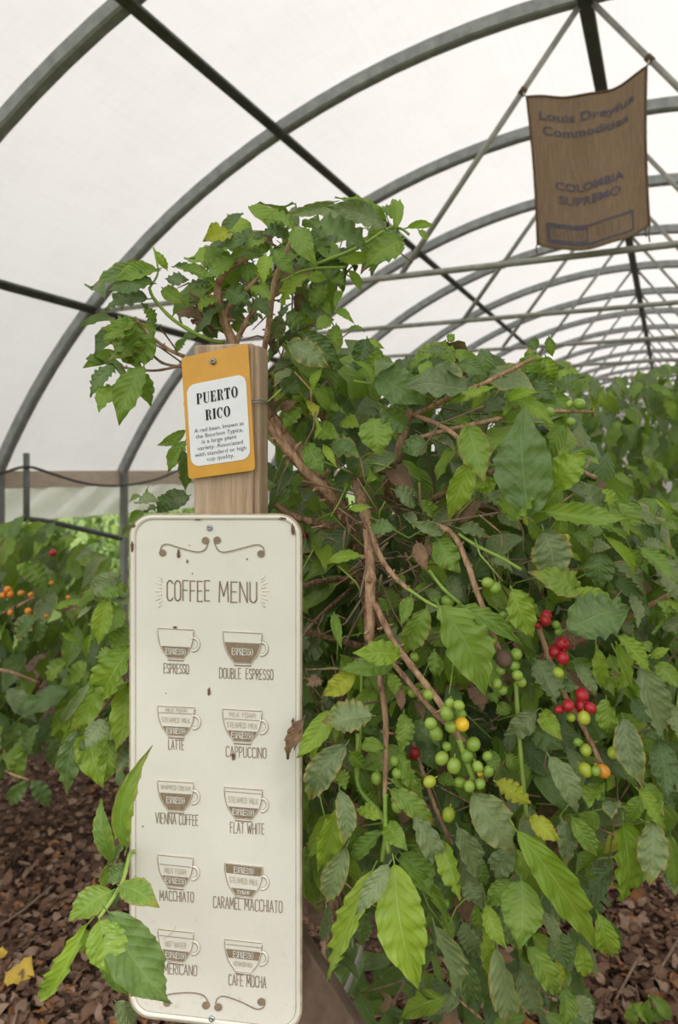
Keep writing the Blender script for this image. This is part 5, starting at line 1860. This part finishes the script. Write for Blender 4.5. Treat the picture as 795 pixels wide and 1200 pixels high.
for x, y, r, c, d in [(572, 683, 6.6, 'g', 0.9), (581, 689, 6.8, 'g', 0.9), (595.5, 727, 5, 'g', 0.9), (590, 721, 4.6, 'g', 0.9), (641, 721, 6.3, 'r', 0.9), (639.6, 727.5, 6, 'r', 0.89), (631, 733.5, 4, 'r', 0.9), (662, 638, 6.3, 'y', 0.9), (663.5, 630.5, 5, 'l', 0.91),
                      (525, 704.5, 7.5, 'g', 0.95), (679.3, 473.5, 6.8, 'g', 0.94), (669, 494.5, 5.5, 'g', 0.94), (645, 483, 5.5, 'g', 0.94), (668, 474, 4.5, 'g', 0.95), (652, 732, 5, 'g', 0.9), (655, 740, 5, 'g', 0.9),
                      (357, 627, 4, 'r', 1.1), (360.6, 645, 5.4, 'r', 1.1), (466, 945, 7, 'g', 0.89), (526, 954.7, 8, 'l', 0.9), (463, 936, 4.6, 'g', 0.9), (522, 1059.6, 5, 'g', 0.9), (462.7, 891.5, 6, 'g', 0.905), (465.7, 906, 6.3, 'g', 0.90),
                      (441.8, 912, 7, 'g', 0.92), (485.9, 883, 6.5, 'r', 0.97), (498.5, 815.5, 7.5, 'g', 0.92), (484, 812, 6, 'g', 0.93), (486, 770, 5.5, 'g', 0.93)]:
    cherry(bush, x, y, r, c, d)
# shrivelled brown cherry on the branch end
o = cherry(bush, 590.5, 772, 10, 'g', 0.89)
o.data = o.data.copy()
o.data.materials[0] = simple('shrivelled_cherry', (0.13, 0.085, 0.06), (0.22, 0.15, 0.11), 90, 0.8, 0.1, bump=0.5)
o['label'] = 'shrivelled brown coffee cherry'

# fill of smaller and deeper leaves
main_poly = [(318, 440), (360, 425), (420, 425), (470, 435), (540, 425), (600, 440), (650, 470), (690, 540), (740, 610), (830, 620), (900, 650), (900, 960), (795, 985), (700, 1000), (690, 1050), (640, 1075), (560, 1090), (450, 1060), (385, 1050), (345, 980), (330, 900), (330, 500)]
HOLES = [[(308, 470), (330, 455), (385, 540), (440, 560), (448, 760), (425, 760), (418, 640), (380, 600), (310, 500)], [(480, 470), (560, 440), (640, 415), (640, 430), (560, 465), (580, 545), (560, 550), (500, 505), (470, 560), (460, 560)], [(440, 740), (460, 740), (550, 860), (540, 880)], [(545, 640), (560, 640), (595, 770), (580, 775)],
         [(352, 640), (425, 690), (428, 770), (395, 800), (352, 850)], [(352, 660), (410, 700), (395, 740), (352, 760)], [(540, 800), (600, 815), (600, 870), (560, 890), (545, 860)],
         [(352, 880), (366, 900), (366, 1100), (352, 1100)], [(390, 1070), (520, 1090), (520, 1190), (390, 1190)], [(410, 590), (500, 620), (500, 720), (445, 690)], [(480, 880), (520, 900), (520, 1000), (490, 960)]]
def holed(q):
    return not any(in_poly(x_, y_, h_) for h_ in HOLES for x_, y_ in ((q[0], q[1]),))
pts = [q for q in sample_poly(main_poly, 330, 0.96, 1.06) if holed(q)]
mid_ = [q for q in sample_poly(main_poly, 620, 1.06, 1.25) if holed(q)]
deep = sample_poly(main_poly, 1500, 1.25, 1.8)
crown_poly = [(240, 290), (300, 255), (360, 250), (440, 260), (455, 300), (400, 330), (385, 380), (400, 430), (320, 440), (312, 390), (250, 380), (215, 360), (215, 330)]
pts += sample_poly(crown_poly, 110, 1.04, 1.18)
pts += sample_poly([(120, 320), (175, 330), (180, 400), (150, 440), (115, 450), (110, 380)], 10, 1.04, 1.1)
low_poly = [(380, 1060), (680, 1060), (690, 1130), (660, 1230), (420, 1230), (390, 1140)]
pts += sample_poly(low_poly, 25, 1.05, 1.3)
deep += sample_poly([(390, 1110), (690, 1110), (690, 1240), (390, 1240)], 90, 1.4, 1.95)
deep += sample_poly([(352, 620), (420, 640), (430, 1060), (352, 1040)], 200, 1.3, 1.6)
pts += sample_poly([(120, 690), (200, 680), (260, 900), (220, 1000), (160, 960), (115, 820)], 60, 1.1, 1.25)
fill_leaves(bush, pts, (0.035, 0.09), [('M', 5), ('G', 3), ('D', 2.5), ('Y', 2.2), ('B', 0.7), ('W', 0.25)], 0, 0.7, 1.1, nt=9, ns=2)
fill_leaves(bush, mid_, (0.05, 0.11), [('M', 4), ('G', 5), ('D', 2), ('Y', 1.0), ('B', 0.3)], 0, nt=7)
fill_leaves(bush, deep, (0.07, 0.13), [('G', 9), ('M', 1)], 0)  # nearly all dark green: leaf colour stands in for shade in the cavities
# thin dry twiglets and green shoots threading the foliage, too many and too thin to pick apart
for nm_, mt_, cnt, poly_ in (('twiglets', TWIG, 130, main_poly), ('twiglets', BARK, 60, main_poly), ('green_shoots', GSTEM, 130, main_poly), ('twiglets', TWIG, 50, crown_poly), ('twiglets', TWIG, 50, [(380, 560), (520, 560), (520, 720), (430, 720)])):
    g_ = Geo()
    for q in sample_poly(poly_, cnt, 0.95 if poly_ is not crown_poly else 1.05, 1.12 if poly_ is not crown_poly else 1.14):
        a_ = P(*q)
        dr = Vector((random.gauss(0, 1), random.gauss(0, 0.5), random.gauss(-0.2, 0.8))).normalized()
        L_ = random.uniform(0.03, 0.11 if poly_ is not crown_poly else 0.06)
        k1 = Vector((random.gauss(0, 1), random.gauss(0, 1), random.gauss(0, 1))) * L_ * 0.12
        g_.add(*tube_geo([a_, a_ + dr * L_ * 0.5 + k1, a_ + dr * L_], [0.0014, 0.0012, 0.0007], 4))
    o = g_.build(nm_, mt_, bush, True)
    o['kind'] = 'stuff'
# small seedlings at the lower right
seed = thing('seedling', 'small green coffee seedling on mulch at lower right', 'seedling')
for (bx, by, tx, ty, w, mt) in ((757, 1195, 786, 1192, 14, 'M'), (762, 1168, 788, 1194, 17, 'M'), (760, 1172, 756, 1205, 14, 'M'), (742, 1176, 757, 1200, 18, 'M'), (742, 1176, 736, 1205, 14, 'M')):
    hero_leaf(seed, (bx, by), (tx, ty), w, mt, 2.0, 0.02)
branch(seed, [ground_pt(750, 1215), P(752, 1190, 2.02), P(746, 1155, 2.0)], 0.003, 0.002, TWIG, 'stem')
branch(seed, [ground_pt(756, 1210), P(760, 1185, 2.02), P(761, 1166, 2.0)], 0.003, 0.002, GSTEM, 'stem')


# ------------------------------------------------------------------ bushes behind
def back_bush(label, poly, d0, d1, n, nobj, sizes, mats, base, tips, cherries=(), cd=2.3):
    b = thing('coffee_bush', label, 'coffee bush')
    fill_leaves(b, sample_poly(poly, n, d0, d1), sizes, mats, nobj, 0.8, 0.8)
    for k, tp in enumerate(tips):
        bs = Vector(base) + Vector((random.uniform(-0.08, 0.08), random.uniform(-0.08, 0.08), -0.03))
        tp = P(*tp)
        mid = bs.lerp(tp, 0.5) + Vector((0, 0, 0.15))
        branch(b, [bs, mid, tp], 0.022, 0.006, TRUNKB, 'trunk', 0.08, 0.04)
    for x, y, r, c in cherries:
        cherry(b, x, y, r, c, cd)
    return b


left_poly = [(-260, 640), (-150, 610), (-40, 618), (20, 622), (60, 628), (95, 650), (125, 672), (142, 720), (135, 800), (110, 850), (70, 870), (30, 880), (-20, 915), (-120, 940), (-260, 920)]
lb = back_bush('coffee bush with orange cherries behind and left of the cream menu sign', left_poly, 2.3, 3.1, 900, 260, (0.10, 0.175), [('M', 6), ('G', 4), ('D', 3), ('Y', 0.8), ('B', 0.06)],
               (-1.5, 2.75, 0), [(-60, 680, 2.7), (30, 700, 2.7), (90, 740, 2.7), (-150, 700, 2.8)],
               [(9, 691, 4.5, 'o'), (12, 696, 4.2, 'o'), (3.5, 697.5, 3.8, 'o'), (24.5, 695, 3.4, 'o'), (36, 697, 3.2, 'o'), (33, 716, 4.2, 'o'), (12, 718, 3.2, 'o'), (62, 648, 4.5, 'r'), (80, 700, 2.6, 'o'), (54, 722, 2.4, 'o'), (60, 683, 2.5, 'o')], 2.26)
for (bx, by, tx, ty, w, mt, d) in ((30, 660, 50, 692, 24, 'M', 2.2), (20, 662, 52, 680, 18, 'M', 2.22), (42, 722, 20, 748, 26, 'G', 2.2), (46, 724, 36, 750, 20, 'G', 2.2), (95, 705, 62, 712, 10, 'M', 2.2), (78, 775, 55, 795, 22, 'M', 2.2), (102, 776, 78, 798, 22, 'M', 2.2),
                                   (22, 845, 8, 882, 18, 'G', 2.1), (45, 850, 28, 890, 20, 'G', 2.1), (58, 862, 60, 900, 20, 'G', 2.1), (32, 915, 12, 942, 18, 'G', 2.0), (36, 915, 58, 946, 18, 'G', 2.0), (50, 818, 22, 828, 14, 'G', 2.15), (28, 880, 20, 915, 18, 'M', 2.1), (0, 860, -8, 900, 20, 'G', 2.1), (2, 890, -6, 920, 16, 'G', 2.1),
                                   (92, 712, 72, 722, 9, 'B', 2.18), (72, 742, 96, 752, 7, 'Y', 2.15), (108, 742, 102, 772, 10, 'Y', 2.16)):
    hero_leaf(lb, (bx, by), (tx, ty), w, mt, d, 0.03)
branch(lb, [P(-5, 784, 2.3), P(15, 788, 2.3), P(45, 800, 2.35)], 0.006, 0.004, BARK)
branch(lb, [P(-60, 740, 2.4), P(0, 720, 2.35), P(40, 700, 2.3)], 0.007, 0.004, BARK)
branch(lb, [P(-30, 880, 2.3), P(10, 905, 2.1), P(34, 914, 2.02)], 0.005, 0.0025, BARK)

rb_poly = [(612, 470), (640, 445), (660, 432), (690, 440), (715, 452), (740, 446), (760, 440), (785, 425), (830, 430), (900, 440), (1000, 450), (1000, 760), (640, 760), (610, 600)]
back_bush('tall coffee bush in the next row, behind the right of the main bush', rb_poly, 2.9, 3.8, 1300, 290, (0.10, 0.16), [('M', 6), ('G', 4), ('Y', 1.6), ('D', 2)],
          (1.5, 3.4, 0), [(680, 520, 3.3), (760, 520, 3.4), (830, 520, 3.4), (900, 560, 3.4)])
rb2 = [(655, 480), (665, 455), (700, 455), (760, 448), (800, 440), (860, 445), (900, 480), (900, 720), (655, 720)]
back_bush('darker coffee bush further down the row at the right', rb2, 4.6, 5.6, 700, 120, (0.11, 0.17), [('M', 4), ('G', 6), ('Y', 1.0), ('D', 2)], (2.2, 5.1, 0), [(680, 530, 5), (780, 530, 5), (840, 530, 5.1)])
lb2 = [(160, 660), (240, 640), (330, 620), (430, 600), (560, 560), (600, 700), (560, 800), (160, 800)]
back_bush('coffee bush mostly hidden behind the sign and the main bush', lb2, 4.0, 5.2, 600, 60, (0.11, 0.17), [('M', 4), ('G', 6), ('D', 2)], (-0.6, 4.6, 0), [(300, 680, 4.6), (420, 660, 4.6), (500, 660, 4.6)])

YELL = simple('fallen_leaf_yellow', (0.55, 0.36, 0.05), (0.66, 0.46, 0.09), 25, 0.6, 0.3)
# loose yellow leaf and twigs on the mulch
for k, (bx, by, tx, ty, w, lab) in enumerate([(8, 1148, 40, 1152, 20, 'fallen yellow leaf on the mulch at the lower left'), (-4, 1128, 9, 1124, 9, 'fallen yellow leaf tip at the left edge of the mulch')]):
    a, b_ = ground_pt(bx, by), ground_pt(tx, ty)
    a.z = b_.z = 0.022
    L = (b_ - a).length
    V, Q, UV = leaf_geo(L, w / F * a.y * 2.0, nt=10, ns=2, fold=0.15, bend=0.4, wave=0.05)
    o = bpy.data.objects.new('fallen_leaf', fast_mesh('fallen_leaf', V, Q, UV, YELL))
    o.matrix_world = frame(a, b_ - a, Vector((0, -0.15, 1)))
    col.objects.link(o)
    tag(o, lab, 'leaf')
for k, (q, lab) in enumerate([([(722, 1180), (735, 1160), (748, 1140)], 'curved pale twig standing in the mulch at lower right'), ([(770, 1150), (785, 1130), (800, 1108)], 'thin grey twig lying on the mulch at right edge'), ([(0, 1092), (30, 1075), (62, 1052)], 'thin dark stick lying on the mulch at left')]):
    pp = [ground_pt(*z) + Vector((0, 0, 0.02 + 0.012 * i)) for i, z in enumerate(q)]
    o = tube('twig', [tuple(p) for p in catmull(pp, 5)], 0.004, TWIG, None, 6)
    tag(o, lab, 'twig')
